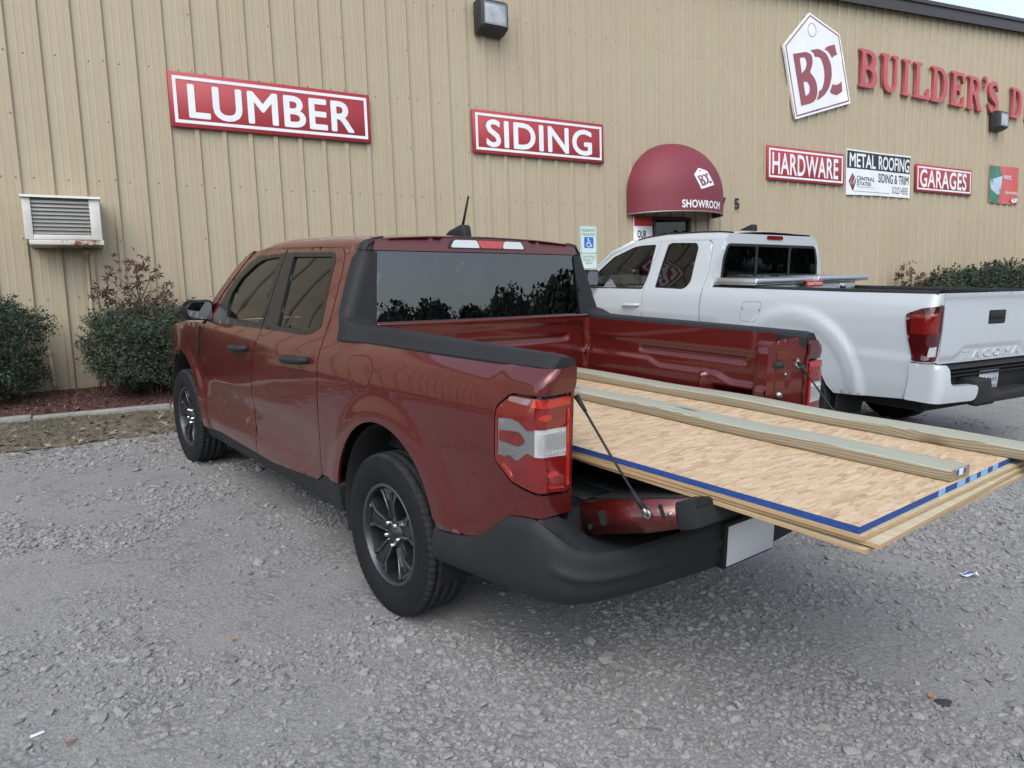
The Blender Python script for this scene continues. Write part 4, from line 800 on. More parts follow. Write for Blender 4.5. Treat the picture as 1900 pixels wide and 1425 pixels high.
    # handles: strap with a rounded cup behind
    for d, y0, y1, z0 in ((d1, 1.60, 1.865, 1.008), (d2, .74, 1.035, 1.03)):
        c = MB(); yc = (y0+y1)/2; xx = float(S(yc, z0))
        P0 = [(-xx*1.0+.004, y1, z0-.012), (-xx-.028, y1-.03, z0-.012), (-xx-.036, yc, z0-.005), (-xx-.030, y0+.04, z0+.004), (-xx+.004, y0, z0+.008)]
        P0 = [(p_[0]*(-m), p_[1], p_[2]) for p_ in P0]; c.tube(P0, [.017, .021, .021, .021, .017], 10); c.obj("door_handle", BLK, d)
        c = MB(); e = circ(yc+.02, z0+.012, 1); patch(c, [(yc+.01+.075*a_, z0+.006+.04*b_) for a_, b_ in circ(0, 0, 1, 20)], side(.0015), (), .05, .002, O, mirror=mir); c.obj("handle_cup", REDD, d)
    # A pillar, fender
    c = MB(); patch(c, [(1.955, 1.588), (1.985, 1.566), (2.108, 1.470), (2.248, 1.346), (2.368, 1.222), (2.438, 1.13), (2.54, 1.098), (2.49, 1.21), (2.36, 1.335), (2.20, 1.475), (2.08, 1.548), (2.02, 1.575)], side(.002), (), .03, .02, O, mirror=mir); c.obj("roof_pillar", RED, truck)
    fe = [(2.514, .36), (2.537, .6), (2.528, .9), (2.497, 1.06), (2.46, 1.10), (2.9, 1.085), (3.3, 1.045), (3.7, .985), (3.86, .90), (3.86, .55), (3.5, .45)]+arch(WB-.01, .435, .43, 2, 178, 28)+[(2.63, .36)]
    c = MB(); patch(c, fe, side(), (), .04, .03, O, mirror=mir); c.obj("fender", RED, truck)
    c = MB(); patch(c, [(2.55, 1.075), (2.585, 1.07), (2.625, .93), (2.65, .865), (2.63, .862), (2.585, .93)], side(.006), (), .03, .008, O, mirror=mir); c.obj("fender_vent", BLK, truck)
    # dark rocker cladding
    c = MB(); rk = [(.436, .474), (.640, .466), (.709, .426), (1.355, .368), (2.268, .372), (2.64, .35), (2.62, .27), (2.3, .262), (1.0, .30), (.55, .295), (.44, .33)]
    patch(c, rk, lambda u, v: (-(S(u, v)-.006-.25*np.clip(.36-v, 0, 1)), u, v), (), .04, .12, O, mirror=mir); c.obj("rocker_cladding", BLK, truck)
    # black C pillar trim wrapping on to the rear face
    UA, UR = .475, .026; UE = UA-UR*math.pi/2
    def cpill(off):
        def f(u, v):
            x0 = S(np.maximum(u, UA), v)+off; a = np.clip((UA-u)/UR, 0, math.pi/2); r = UR+off
            x = np.where(u >= UA, x0, np.where(u > UE, x0-r+r*np.cos(a), x0-r-(UE-u))); y = np.where(u >= UA, u, UA-r*np.sin(a))+.12*np.maximum(v-1.2, 0)*sst((.56-u)/.08)
            return (-x, y, v)
        return f
    c = MB(); patch(c, rnd([(.550, 1.566), (.574, 1.545), (.555, 1.40), (.522, 1.28), (.475, 1.212), (.43, 1.165), (UE-.15, 1.165), (UE-.145, 1.22), (UE-.045, 1.572), (UE-.01, 1.577), (.50, 1.577)], .015), cpill(.008), (), .03, .045, O, mirror=mir); c.obj("pillar_trim", BLK, truck)
    c = MB(); patch(c, [(.56, 1.580), (.50, 1.581), (UE-.01, 1.581), (UE-.075, 1.577), (UE-.055, 1.648), (UE, 1.64), (.47, 1.625)], cpill(.006), (), .03, .02, O, mirror=mir); c.obj("pillar_cap", BLK, truck)
    # bed rail cap (black), a section swept along the rail
    c = MB(); ys = np.linspace(.46, -.968, 40); G_ = []
    for y in ys:
        k = (.46-y)/1.42; zb = 1.160+.024*k; zt = 1.236-.006*k; so = float(S(max(y, SA), zb+.005)); zt += .03*sst((y-.34)/.12); e_ = max(0, (-.945-y)/.023)
        zt -= .006*e_*e_; so -= .004*e_*e_
        G_.append([(-(so+.008), y, zb-.003), (-(so+.010), y, zb+.006), (-(so-.012), y, zt-.012), (-(so-.017), y, zt-.004), (-(so-.028), y, zt), (-.745, y, zt-.003), (-.730, y, zt-.009), (-.724, y, zt-.022), (-.722, y, zt-.056), (-.74, y, zt-.058)])
    G_ = np.array(G_)*([-1, 1, 1] if mir else [1, 1, 1]); c.grid(G_, smooth=False, flip=mir); c.add(G_[-1], [tuple(range(10))]); c.obj("bed_rail_cap", BLK, truck)
    # tail light
    c = MB(); sc_ = lambda k: [tuple(np.mean(TAIL, 0)+(np.array(p_)-np.mean(TAIL, 0))*k) for p_ in TAIL]
    patch(c, TAIL, quarter(-.016, False), (), .04, 0, O, mirror=mir, rim=False); tl = c.obj("tail_light", GLOSSBLK, truck)
    body = rnd([(SEND+.016, 1.098), (-.835, 1.092), (-.772, 1.040), (-.768, .862), (-.847, .805), (-.90, .795), (SEND+.016, .778)], .015)
    silv = [(-.782, 1.012), (-.850, 1.018), (-.885, 1.012), (-.925, .990), (-.958, .996), (-.958, .998), (SEND+.022, .998), (SEND+.022, .898), (-.958, .908), (-.925, .914), (-.880, .880), (-.782, .884)]
    c = MB(); patch(c, body, lambda u, v: quarter(.004, False)(u, v), [silv], .028, .012, O, mirror=mir); c.obj("red_lens", LENSR, tl)
    def bright(poly, o_, st=.03, d=.003): c = MB(); patch(c, poly, quarter(o_, False), (), st, d, O, mirror=mir); c.obj("bright_lens", LENSB, tl)
    c = MB(); patch(c, rnd([(-.832, 1.090), (-.938, 1.092), (-.928, 1.070), (-.828, 1.074)], .008), quarter(.0058, False), (), .03, .003, O, mirror=mir); c.obj("clear_strip", LENSC, tl)
    bright([(SEND+.018, 1.095), (-.945, 1.092), (-.935, 1.068), (-1.0, 1.066), (SEND+.018, 1.072)], .006)
    bright([(SEND+.030, 1.06), (SEND+.018, 1.06), (SEND+.018, .80), (SEND+.030, .80)], .0055)
    bright([(-.805, .850), (-.85, .815), (-.862, .825), (-.815, .862)], .0055); bright([(-1.005, .797), (SEND+.04, .793), (SEND+.04, .803), (-1.005, .807)], .0055)
    for u0, v0 in ((-.99, 1.035), (-1.02, .845)): bright([(u0+.022*a_, v0+.011*b_) for a_, b_ in circ(0, 0, 1, 14)], .0048, .03, .001)
    c = MB(); pill = rnd([(-.790, .970), (-.885, .979), (-.912, .962), (-.912, .946), (-.885, .930), (-.790, .934)], .010)
    patch(c, silv[:5]+[(-.958, .908), (-.925, .914), (-.880, .880), (-.782, .884)], quarter(.001, False), [pill], .03, .01, O, mirror=mir)
    for k in range(3): patch(c, [(-.80, .915-.009*k), (-.885+.01*k, .915-.009*k), (-.885+.01*k, .911-.009*k), (-.80, .911-.009*k)], quarter(.003, False), (), .04, .002, O, mirror=mir)
    c.obj("silver_bezel", SILV, tl)
    c = MB(); patch(c, pill, quarter(.004, False), (), .03, .006, O, mirror=mir); c.obj("side_marker", LENSR, tl)
    c = MB(); patch(c, [(-.958, .997), (SEND+.023, .997), (SEND+.023, .899), (-.958, .908)], quarter(.002, False), (), .03, .01, O, mirror=mir)
    for k in range(18): u0 = -.968-.0058*k; patch(c, [(u0, .985), (u0-.0028, .985), (u0-.0028, .915), (u0, .915)], quarter(.0035, False), (), .05, .0025, O, mirror=mir)
    c.obj("reverse_lens", LENSW, tl)
    # wheel housings
    for yh in (0, WB):
        c = MB(); a = np.linspace(-.35, math.pi+.35, 30)
        G_ = np.array([[(-xx, yh+.41*math.cos(t)*k, .40+.43*math.sin(t)*k) for xx, k in ((.885, 1.02), (.86, 1), (.50, 1))] for t in a])*([-1, 1, 1] if mir else [1, 1, 1]); c.grid(G_, flip=not mir)
        c.obj("wheel_housing", BLK2, truck)
REDD = RED
red_side(-1); red_side(1)

# roof shell
def zdrop(y): return np.interp(y, [.4, .7, .95, 1.5, 1.70, 1.84, 1.93, 1.99, 2.06], [-.022, -.006, 0, .0, -.012, -.030, -.046, -.062, -.085])
ws = [(.7135, 1.598), (.708, 1.612), (.690, 1.632), (.655, 1.648), (.60, 1.658), (.50, 1.666), (.36, 1.674), (.18, 1.679), (0, 1.681)]
sec = np.array(ws+[(-x, z) for x, z in ws[:-1][::-1]])
for _ in range(2): sec = np.array([sec[0]]+[v for a, b_ in zip(sec[:-1], sec[1:]) for v in (.75*a+.25*b_, .25*a+.75*b_)]+[sec[-1]])
rows = []
for t in np.linspace(0, 1, 44):
    row = []
    for x, z in sec:
        y0 = .458+.03*(x/.7)**2; y1 = 1.985+.10*(1-(x/.70)**2); y = y0+(y1-y0)*t
        yw = min(y, 2.06); zz = z+float(zdrop(yw)); k = 1-.022*np.clip((y-1.75)/.3, 0, 1)**2
        if t < .04: zz -= .006*(1-t/.04)
        row.append((x*k, y, zz))
    rows.append(row)
c = MB(); c.grid(np.array(rows), flip=True); c.obj("roof", RED, truck)
# upper side rails over the doors are part of the doors' seam: thin dark gasket under the roof edge
for m in (-1, 1): MB().tube([(m*(float(S(y, 1.6))-.012), y, 1.600+float(zdrop(y))*.95) for y in np.linspace(.5, 1.95, 30)], .010, 6).obj("door_gasket", BLK2, truck)
# rear face of the cab
def cabback(off): return lambda x, z: (x, .453-.026*(1-(x/.7)**2)-.012*sst((1.30-z)/.2)*0-off+.12*(z-1.2), z)
c = MB(); patch(c, [(-.675, 1.580), (.675, 1.580), (.660, 1.628), (.60, 1.640), (.36, 1.655), (0, 1.662), (-.36, 1.655), (-.60, 1.640), (-.660, 1.628)], cabback(.012), (), .05, .03, (0, -1, 0)); c.obj("rear_header", RED, truck)
c = MB(); patch(c, rnd([(-.712, 1.20), (.712, 1.20), (.678, 1.576), (-.678, 1.576)], .02), cabback(.0), (), .06, .004, (0, -1, 0)); c.obj("rear_window", GLS_B, truck)
c = MB(); patch(c, [(-.72, .80), (.72, .80), (.72, 1.215), (-.72, 1.215)], lambda x, z: (x, .485+0*x, z), (), .08, .02, (0, -1, 0)); c.obj("cab_back", BLK2, truck)
c = MB(); cb = lambda off: cabback(.014+off)
bl_out = rnd([(-.225, 1.645), (.225, 1.645), (.255, 1.597), (-.255, 1.597)], .02)
patch(c, [tuple(np.array(p_)*[1.02, 1]+[0, 0]) for p_ in bl_out], cb(.004), (), .04, .012, (0, -1, 0)); bl = c.obj("brake_light", GLOSSBLK, truck)
c = MB(); patch(c, rnd([(-.075, 1.641), (.10, 1.641), (.085, 1.602), (-.058, 1.602)], .01), cb(.010), (), .03, .006, (0, -1, 0)); c.obj("red_lens", LENSB, bl)
for xs_ in ([(-.222, 1.640), (-.080, 1.641), (-.062, 1.602), (-.245, 1.602)], [(.105, 1.641), (.222, 1.640), (.245, 1.602), (.09, 1.602)]):
    c = MB(); patch(c, rnd(xs_, .012), cb(.009), (), .03, .006, (0, -1, 0)); c.obj("cargo_lens", LENSW, bl)
# antenna
c = MB(); c.prism([(.64, 1.655), (.86, 1.668), (.80, 1.705), (.69, 1.735), (.66, 1.73)], -.028, .028, axis=0, bev=.012); an_ = c.obj("antenna", BLK, truck)
c = MB(); c.tube([(0, .70, 1.725), (0, .645, 1.885)], [.0075, .006], 8); c.obj("mast", BLK, an_)
# windshield, hood, front
c = MB(); rows = []
for t in np.linspace(0, 1, 14):
    row = []
    for s_ in np.linspace(-1, 1, 21):
        ys_ = 2.0+.52*t; zs_ = 1.585-.475*t-.02*math.sin(math.pi*t)*-1; xs2 = .70+.075*t; row.append((s_*xs2, ys_+.10*(1-s_*s_)*(1-.2*t), zs_-.0+.01*(1-s_*s_)))
    rows.append(row)
c.grid(np.array(rows)); c.obj("windshield", GLS_W, truck)
c = MB(); rows = []
for y in np.linspace(2.50, 3.86, 24):
    k = (y-2.5)/1.36; xe = float(S(y, 1.06))-.012; row = []
    for s_ in np.linspace(-1, 1, 25): row.append((s_*xe, y+.06*(1-s_*s_)*k, 1.10-.11*k**1.6+.045*(1-s_**4)*(1-k*.3)+.0*k))
    rows.append(row)
c.grid(np.array(rows), flip=True); c.obj("hood", RED, truck)
c = MB(); rows = []
for z in np.linspace(.32, 1.0, 12):
    rows.append([(s_*.775, 3.84+.15*(1-s_**4)+.05*math.sin((z-.32)/.68*math.pi), z) for s_ in np.linspace(-1, 1, 17)])
c.grid(np.array(rows)); c.obj("front_bumper", RED, truck)
# underbody
c = MB(); c.box(-.60, .60, -.80, 3.7, .30, .50, bev=.02); c.box(-.80, .80, .50, 2.55, .33, .42); c.tube([(-.75, 0, .34), (.75, 0, .34)], .05); c.tube([(-.75, WB, .34), (.75, WB, .34)], .05); c.box(-.30, .35, -.95, -.5, .33, .48, bev=.05); c.obj("underbody", BLK2, truck)
# interior
c = MB(); c.box(-.78, .78, .45, 2.5, .50, .62); c.obj("cabin_floor", INT, truck)
c = MB(); c.box(-.76, .76, 2.0, 2.45, .75, 1.11, bev=.06); c.lathe([(-.012, .175), (0, .188), (.012, .175), (0, .162)], 28, closed=True, M=Matrix.Translation((-.37, 1.88, 1.10)) @ Matrix.Rotation(R(90), 4, 'Z') @ Matrix.Rotation(R(-20), 4, 'Y')); c.obj("dashboard", INT, truck)
for x0, y0 in ((-.38, 1.42), (.38, 1.42), (-.38, .62), (.38, .62)):
    c = MB(); c.box(x0-.25, x0+.25, y0, y0+.5, .62, .80, bev=.06); Mx = Matrix.Translation((x0, y0, .78)) @ Matrix.Rotation(R(-9), 4, 'X'); c.box(-.24, .24, -.07, .09, 0, .56, bev=.06, M=Mx)
    st_ = c.obj("seat", INT, truck); c = MB(); c.box(-.13, .13, -.06, .05, .57, .74, bev=.045, M=Mx); c.obj("headrest", INT, st_)
c = MB(); c.box(-.07, .07, 1.90, 1.93, 1.49, 1.55, bev=.01); c.obj("rear_view_mirror", BLK, truck)
# door mirrors
for m in (-1, 1):
    c = MB(); x0, x1 = (-1.055, -.865) if m < 0 else (.865, 1.055)
    prof_ = rnd([(x0+.03*(m < 0), 1.135), (x1, 1.125), (x1, 1.262), (x0+.05, 1.262), (x0, 1.20)] if m < 0 else [(x0, 1.125), (x1-.03, 1.135), (x1, 1.20), (x1-.05, 1.262), (x0, 1.262)], .03, n=4)
    c.prism(prof_, 2.36, 2.50, axis=1, bev=.02); c.box(min(m*.78, m*.90), max(m*.78, m*.90), 2.33, 2.42, 1.115, 1.165, bev=.015); mo = c.obj("side_mirror", BLK, truck)
    cc = np.mean(prof_, 0); c = MB(); patch(c, [tuple(cc+(np.array(p_)-cc)*[.86, .84]) for p_ in prof_], lambda x, z: (x, 2.354+.0*x, z), (), .3, .004, (0, -1, 0)); c.obj("mirror_glass", MIRG, mo)
# cargo bed
XI = .70
def bedside(m):
    def f(y, z):
        x = XI-.0*y
        def groove(y0, y1, z0, z1, d, s_=.02): return d*sst((y-y0)/s_)*sst((y1-y)/s_)*sst((z-z0)/.012)*sst((z1-z)/.012)
        x = x+groove(-.70, .0, 1.055, 1.088, .018)-.012*sst((z-1.10)/.02)*sst((y+.74)/.03)
        step = 1.00+.032*(1-sst((-.06-y)/.11))-.035*sst((-.50-y)/.13)
        x = x-.016*sst((step-z)/.015)
        x = x-.030*sst(1-np.abs(y+.45)/.022)*sst((1.0-z)/.02)*.9
        x = x+.055*sst((y+.76)/.015)*sst((-.505-y)/.015)*sst((z-.74)/.015)*sst((.930-z)/.015)
        x = x-.065*sst((-.735-y)/.05)*sst((1.165-z)/.03)
        x = x+.0*z-.02*sst((y-.37)/.03)
        return (m*x, y, z)
    return f
BEDM = RED
for m in (-1, 1):
    c = MB(); patch(c, [(-.838, .70), (.44, .70), (.44, 1.215), (-.838, 1.215)], bedside(m), (), .0115, 0, (-m, 0, 0), rim=False); c.obj("bed_side_wall", BEDM, truck)
    # end post facing rearwards
    def pf(o_): return lambda t, z: (m*(.640+t*.108+o_*.77), -.832-t*.130-o_*.64+.012*sst((t-.22)/.08)*sst((.62-t)/.08)*sst((1.13-z)/.02), z)
    c = MB(); patch(c, rnd([(0, .70), (1.0, .70), (1.0, 1.19), (.8, 1.205), (.3, 1.19), (0, 1.15)], .03), pf(0), (), .025, .02, (-m*.77, -.64, 0)); post = c.obj("end_post", RED, truck)
    A_ = Matrix(((-m*.77, 0, 0, 0), (-.64, 0, 0, 0), (0, 0, 1, 0), (0, 0, 0, 1)))
    for t_, z_, r_ in ((.42, .93, .017), (.55, 1.03, .008)):
        X0 = (m*(.640+t_*.108), -.832-t_*.130+.010, z_); ax = Vector((-m*.77, -.64, 0)); c = MB(); c.lathe([(.010, .001), (.010, r_*.5), (.005, r_), (-.004, r_)], 16, M=Matrix.Translation(X0) @ ax.to_track_quat('X', 'Z').to_matrix().to_4x4()); c.obj("post_bolt", STEEL, post)
    c = MB(); c.box(-.016, .016, -.022, .022, -.014, .014, bev=.006, M=Matrix.Translation((m*.672, -.872, 1.075)) @ Matrix.Rotation(R(40*m), 4, 'Z')); c.obj("latch_striker", BLK, post)
c = MB()
def bedfront(x, z): return (x, .425+.022*sst((z-1.085)/.01)*sst((1.12-z)/.01)*sst((.58-np.abs(x))/.03)-.02*sst((z-1.175)/.02)+.012*sst((1.02-z)/.02)*sst((.5-np.abs(x))/.05), z)
patch(c, [(-.70, .70), (.70, .70), (.70, 1.222), (-.70, 1.222)], bedfront, (), .012, .03, (0, -1, 0)); c.box(-.705, .705, .395, .455, 1.219, 1.236, bev=.008); c.obj("bed_front_wall", BEDM, truck)
c = MB(); c.box(-.70, .70, -.955, .42, .66, .70)
for k in range(9): c.box(-.60+.15*k-.03, -.60+.15*k+.03, -.93, .40, .70, .712, bev=.005)
c.obj("bed_floor", BLK, truck)
for m in (-1, 1): c = MB(); c.box(min(m*.53, m*.72), max(m*.53, m*.72), -.40, .40, .69, .823, bev=.05, seg=3); c.obj("wheel_arch_box", BLK, truck)
for m in (-1, 1):
    c = MB(); c.tube([(m*.685, .395, .99), (m*.66, .375, 1.0), (m*.655, .372, 1.04), (m*.69, .39, 1.05)], .008, 6); c.obj("tie_down", REDD, truck)
# jamb below the tail light down to the bumper
c = MB(); c.box(-.735, .735, -.962, -.90, .56, .70); c.obj("tail_sill", BLK2, truck)

# rear bumper
cp_ = [(-.898, -.385), (-.906, -.62), (-.908, -.80), (-.904, -.93), (-.880, -1.025), (-.825, -1.092), (-.72, -1.135), (-.50, -1.162), (-.25, -1.178), (0, -1.184)]
cp_ = np.array(cp_+[(-x, y) for x, y in cp_[:-1][::-1]])
for _ in range(3): cp_ = np.array([cp_[0]]+[v for a, b_ in zip(cp_[:-1], cp_[1:]) for v in (.75*a+.25*b_, .25*a+.75*b_)]+[cp_[-1]])
arcl = np.r_[0, np.cumsum(np.hypot(*np.diff(cp_, axis=0).T))]; AT = arcl[-1]
def ppt(u): return np.interp(u, arcl, cp_[:, 0]), np.interp(u, arcl, cp_[:, 1])
tx = np.gradient(cp_[:, 0], arcl); ty_ = np.gradient(cp_[:, 1], arcl); pn = np.stack([ty_, -tx], 1); pn /= np.linalg.norm(pn, axis=1)[:, None]
if pn[0, 0] > 0: pn = -pn
def pnr(u): return np.interp(u, arcl, pn[:, 0]), np.interp(u, arcl, pn[:, 1])
def ztop(u):
    u = np.minimum(u, AT-u); x, y = ppt(u)
    side_ = np.interp(-y, [.385, .44, .586, .671, .752, .827, .89, .96], [.512, .516, .531, .557, .618, .676, .690, .698])
    ucorner = arcl[np.argmin(np.abs(cp_[:len(cp_)//2, 1]+.96))]
    drop = np.interp(u-ucorner, [0, .05, .10, .16, .24, .36, .6, 1.0], [.698, .678, .648, .612, .596, .592, .596, .602])
    return np.where(u < ucorner, side_, drop)
def zbot(u): u = np.minimum(u, AT-u); return np.interp(u, [0, .15, .42, .60, .80, 1.1, 1.45], [.365, .385, .418, .428, .430, .425, .415])
def bump_off(u, v):   # v 0 bottom ..1 top
    return (.013-.009*sst((np.minimum(u, AT-u)-AT/2+.26)/.1))*np.sin(np.clip(v, 0, 1)*math.pi)-.012*(1-sst(v/.18))+.012*sst((v-.45)/.05)*sst((.62-v)/.05)*sst((np.minimum(u, AT-u)-.62)/.08)
c = MB(); NU, NV = 170, 16; G_ = np.zeros((NU, NV, 3))
for i, u in enumerate(np.linspace(0, AT, NU)):
    x, y = ppt(u); nx, ny = pnr(u); zb, zt = float(zbot(np.array(u))), float(ztop(np.array(u)))
    for j, v in enumerate(np.linspace(0, 1, NV)):
        o_ = float(bump_off(np.array(u), np.array(v))); rr = .014*(1-sst(np.array((1-v)/.08))); G_[i, j] = (x+nx*(o_-rr), y+ny*(o_-rr), zb+(zt-zb)*v)
c.grid(G_)
# scooped top shelf and tucked underside
NW = 10; H_ = np.zeros((NU, NW, 3)); K_ = np.zeros((NU, 4, 3))
for i, u in enumerate(np.linspace(0, AT, NU)):
    p0 = G_[i, -1]; x = p0[0]; sgn = -1 if x < 0 else 1
    if p0[1] > -.95: q = np.array([sgn*(abs(x)-.04), p0[1], p0[2]-.002])
    else:
        q = np.array([np.clip(x*.985, -.88, .88), -.968, float(np.interp(abs(x), [0, .50, .60, .68, .735, .80, .9], [.565, .565, .575, .61, .655, .693, .698]))])
    for j, t in enumerate(np.linspace(0, 1, NW)): H_[i, j] = p0+(q-p0)*t-np.array([0, 0, .006*math.sin(math.pi*t)])
    b0 = G_[i, 0]; nx, ny = pnr(u)
    for j, (d_, dz) in enumerate(((0, 0), (.02, -.012), (.08, -.010), (.16, .03))): K_[i, j] = (b0[0]-nx*d_, b0[1]-ny*d_, b0[2]+dz)
c.grid(H_); c.grid(K_, flip=True); bmp = c.obj("rear_bumper", BLK, truck)
c = MB(); c.box(-.155, .155, -1.206, -1.201, .425, .58, bev=.002, seg=1); c.obj("license_plate", PLATE, bmp)
c = MB(); c.box(-.166, .166, -1.2005, -1.17, .414, .592, bev=.006); c.obj("plate_recess", BLK2, bmp)
c = MB(); c.box(-.06, .06, -1.205, -1.17, .600, .616, bev=.005); c.obj("plate_lamp", BLK, bmp)

# tailgate, half lowered
ta = R(15.0); TH = Vector((0, -.952, .716)); TM_ = Matrix.Translation(TH) @ Matrix.Rotation(ta, 4, 'X') if False else Matrix.Translation(TH) @ Matrix(((1, 0, 0, 0), (0, -math.cos(ta), -math.sin(ta)*-1*-1, 0), (0, math.sin(ta), -math.cos(ta), 0), (0, 0, 0, 1)))
# tailgate frame: x across, y' along the gate away from the hinge, z' down through its thickness
def gate(pts): return [tuple((TM_ @ Vector(p_))) for p_ in pts]
HWG = .684
gp = [(0.0, 0.003), (.425, .003), (.425, .080), (.30, .098), (.05, .112), (0.0, .105)]
c = MB()
V = gate([(-HWG, a_, b_) for a_, b_ in gp]+[(HWG, a_, b_) for a_, b_ in gp]); n_ = len(gp)
bm_ = bmesh.new(); vv = [bm_.verts.new(v) for v in V]
bm_.faces.new(vv[:n_]); bm_.faces.new(vv[n_:][::-1])
for i in range(n_): bm_.faces.new((vv[i], vv[n_+i], vv[n_+(i+1) % n_], vv[(i+1) % n_]))
bmesh.ops.recalc_face_normals(bm_, faces=bm_.faces[:]); bmesh.ops.bevel(bm_, geom=bm_.edges[:], offset=.007, segments=2, affect='EDGES'); c.bm(bm_, 0, True)
tg = c.obj("tailgate", RED, truck)
MT = TM_
c = MB(); c.box(-.62, .62, .02, .40, -.006, .006, bev=.003, M=MT); c.obj("inner_panel", BLK, tg)
c = MB(); cpf = rnd([(.4255, -.001), (.488, -.001), (.500, .012), (.497, .078), (.4255, .086)], .010)
c.prism(cpf, -HWG-.004, HWG+.004, axis=0, M=MT, bev=.003); c.obj("top_cap", BLK, tg)
for m in (-1, 1):
    xo = m*(HWG+.001)
    for poly in (rnd([(.095, .030), (.125, .026), (.129, .075), (.099, .080)], .006), circ(.045, .085, .010, 12), circ(.400, .066, .006, 10), rnd([(.358, .008), (.373, .006), (.381, .05), (.368, .054)], .005)):
        c = MB(); c.prism(poly, xo-.002, xo+.002, axis=0, M=MT); c.obj("slot", BLK2, tg)
    F_ = Matrix.Rotation(0 if m < 0 else math.pi, 4, 'Z')
    c = MB(); c.lathe([(-.010, .001), (-.010, .009), (-.004, .012), (.004, .012)], 16, M=MT @ Matrix.Translation((xo, .318, .036)) @ F_); c.obj("gate_bolt", STEEL, tg)
    c = MB(); c.lathe([(-.006, .001), (-.006, .006), (.003, .008)], 12, M=MT @ Matrix.Translation((xo, .400, .036)) @ F_); c.obj("gate_bolt", STEEL, tg)
    a = Vector((m*.705, -.955, 1.088)); b_ = MT @ Vector((m*(HWG+.012), .318, .036)); d_ = (b_-a)
    c = MB(); c.tube([a, a+d_*.5-Vector((0, 0, .006)), b_], .0042, 8); c.tube([a, a+d_*.14], [.010, .006], 8); c.tube([a+d_*.80-Vector((0, 0, .003)), a+d_*.95], [.0055, .010], 8); cb_ = c.obj("tailgate_cable", BLK, truck)
    c = MB(); c.lathe([(-.004, .006), (-.004, .016), (.004, .016), (.004, .006)], 18, closed=True, M=Matrix.Translation(b_)); c.tube([a+d_*.94, b_], [.006, .009], 6); c.obj("cable_eye", STEEL, cb_)
    if m > 0: c = MB(); c.tube([a+Vector((0, .0, .0)), a+Vector((-.03, -.005, .022)), a+Vector((-.045, -.005, .0)), a+Vector((-.02, -.005, -.02)), a+Vector((.012, -.012, -.012))], .007, 8); c.obj("cable_loop", STEEL, cb_)

# wheels
def tyre_mb(Ro, Wd, Rr, lug=True, n=360):
    h_ = Wd/2; prof_ = [(-h_*.80, Rr), (-h_*.93, Rr+.018), (-h_*1.0, Rr+(Ro-Rr)*.45), (-h_*.985, Rr+(Ro-Rr)*.70), (-h_*.93, Ro-.020), (-h_*.90, Ro-.012), (-h_*.86, Ro-.0075), (-h_*.76, Ro-.003)]
    k0 = len(prof_)
    for gx0 in (-.62, -.24, .16, .56):
        prof_ += [(h_*(gx0-.005), Ro), (h_*(gx0+.005), Ro-.008), (h_*(gx0+.075), Ro-.008), (h_*(gx0+.085), Ro)]
    prof_ += [(-x, r) for x, r in prof_[:8][::-1]]; P_ = len(prof_)
    sh = set([4, 5, 6, 7, P_-5, P_-6, P_-7, P_-8]); mid = set(range(k0, P_-8))
    def rf(k, j):
        if j in sh and k % 5 == 0: return -.0075
        if j in mid and (k+j//2) % 5 == 0: return -.002
        return 0
    c = MB(); c.lathe(prof_, n, 0, rfun=rf if lug else None)
    # tread faces use the second material
    for i in range(len(c.f)):
        j = i % (P_-1)
        if 5 <= j < P_-6: c.m[i] = 1
        if not c.s[i]: pass
    return c
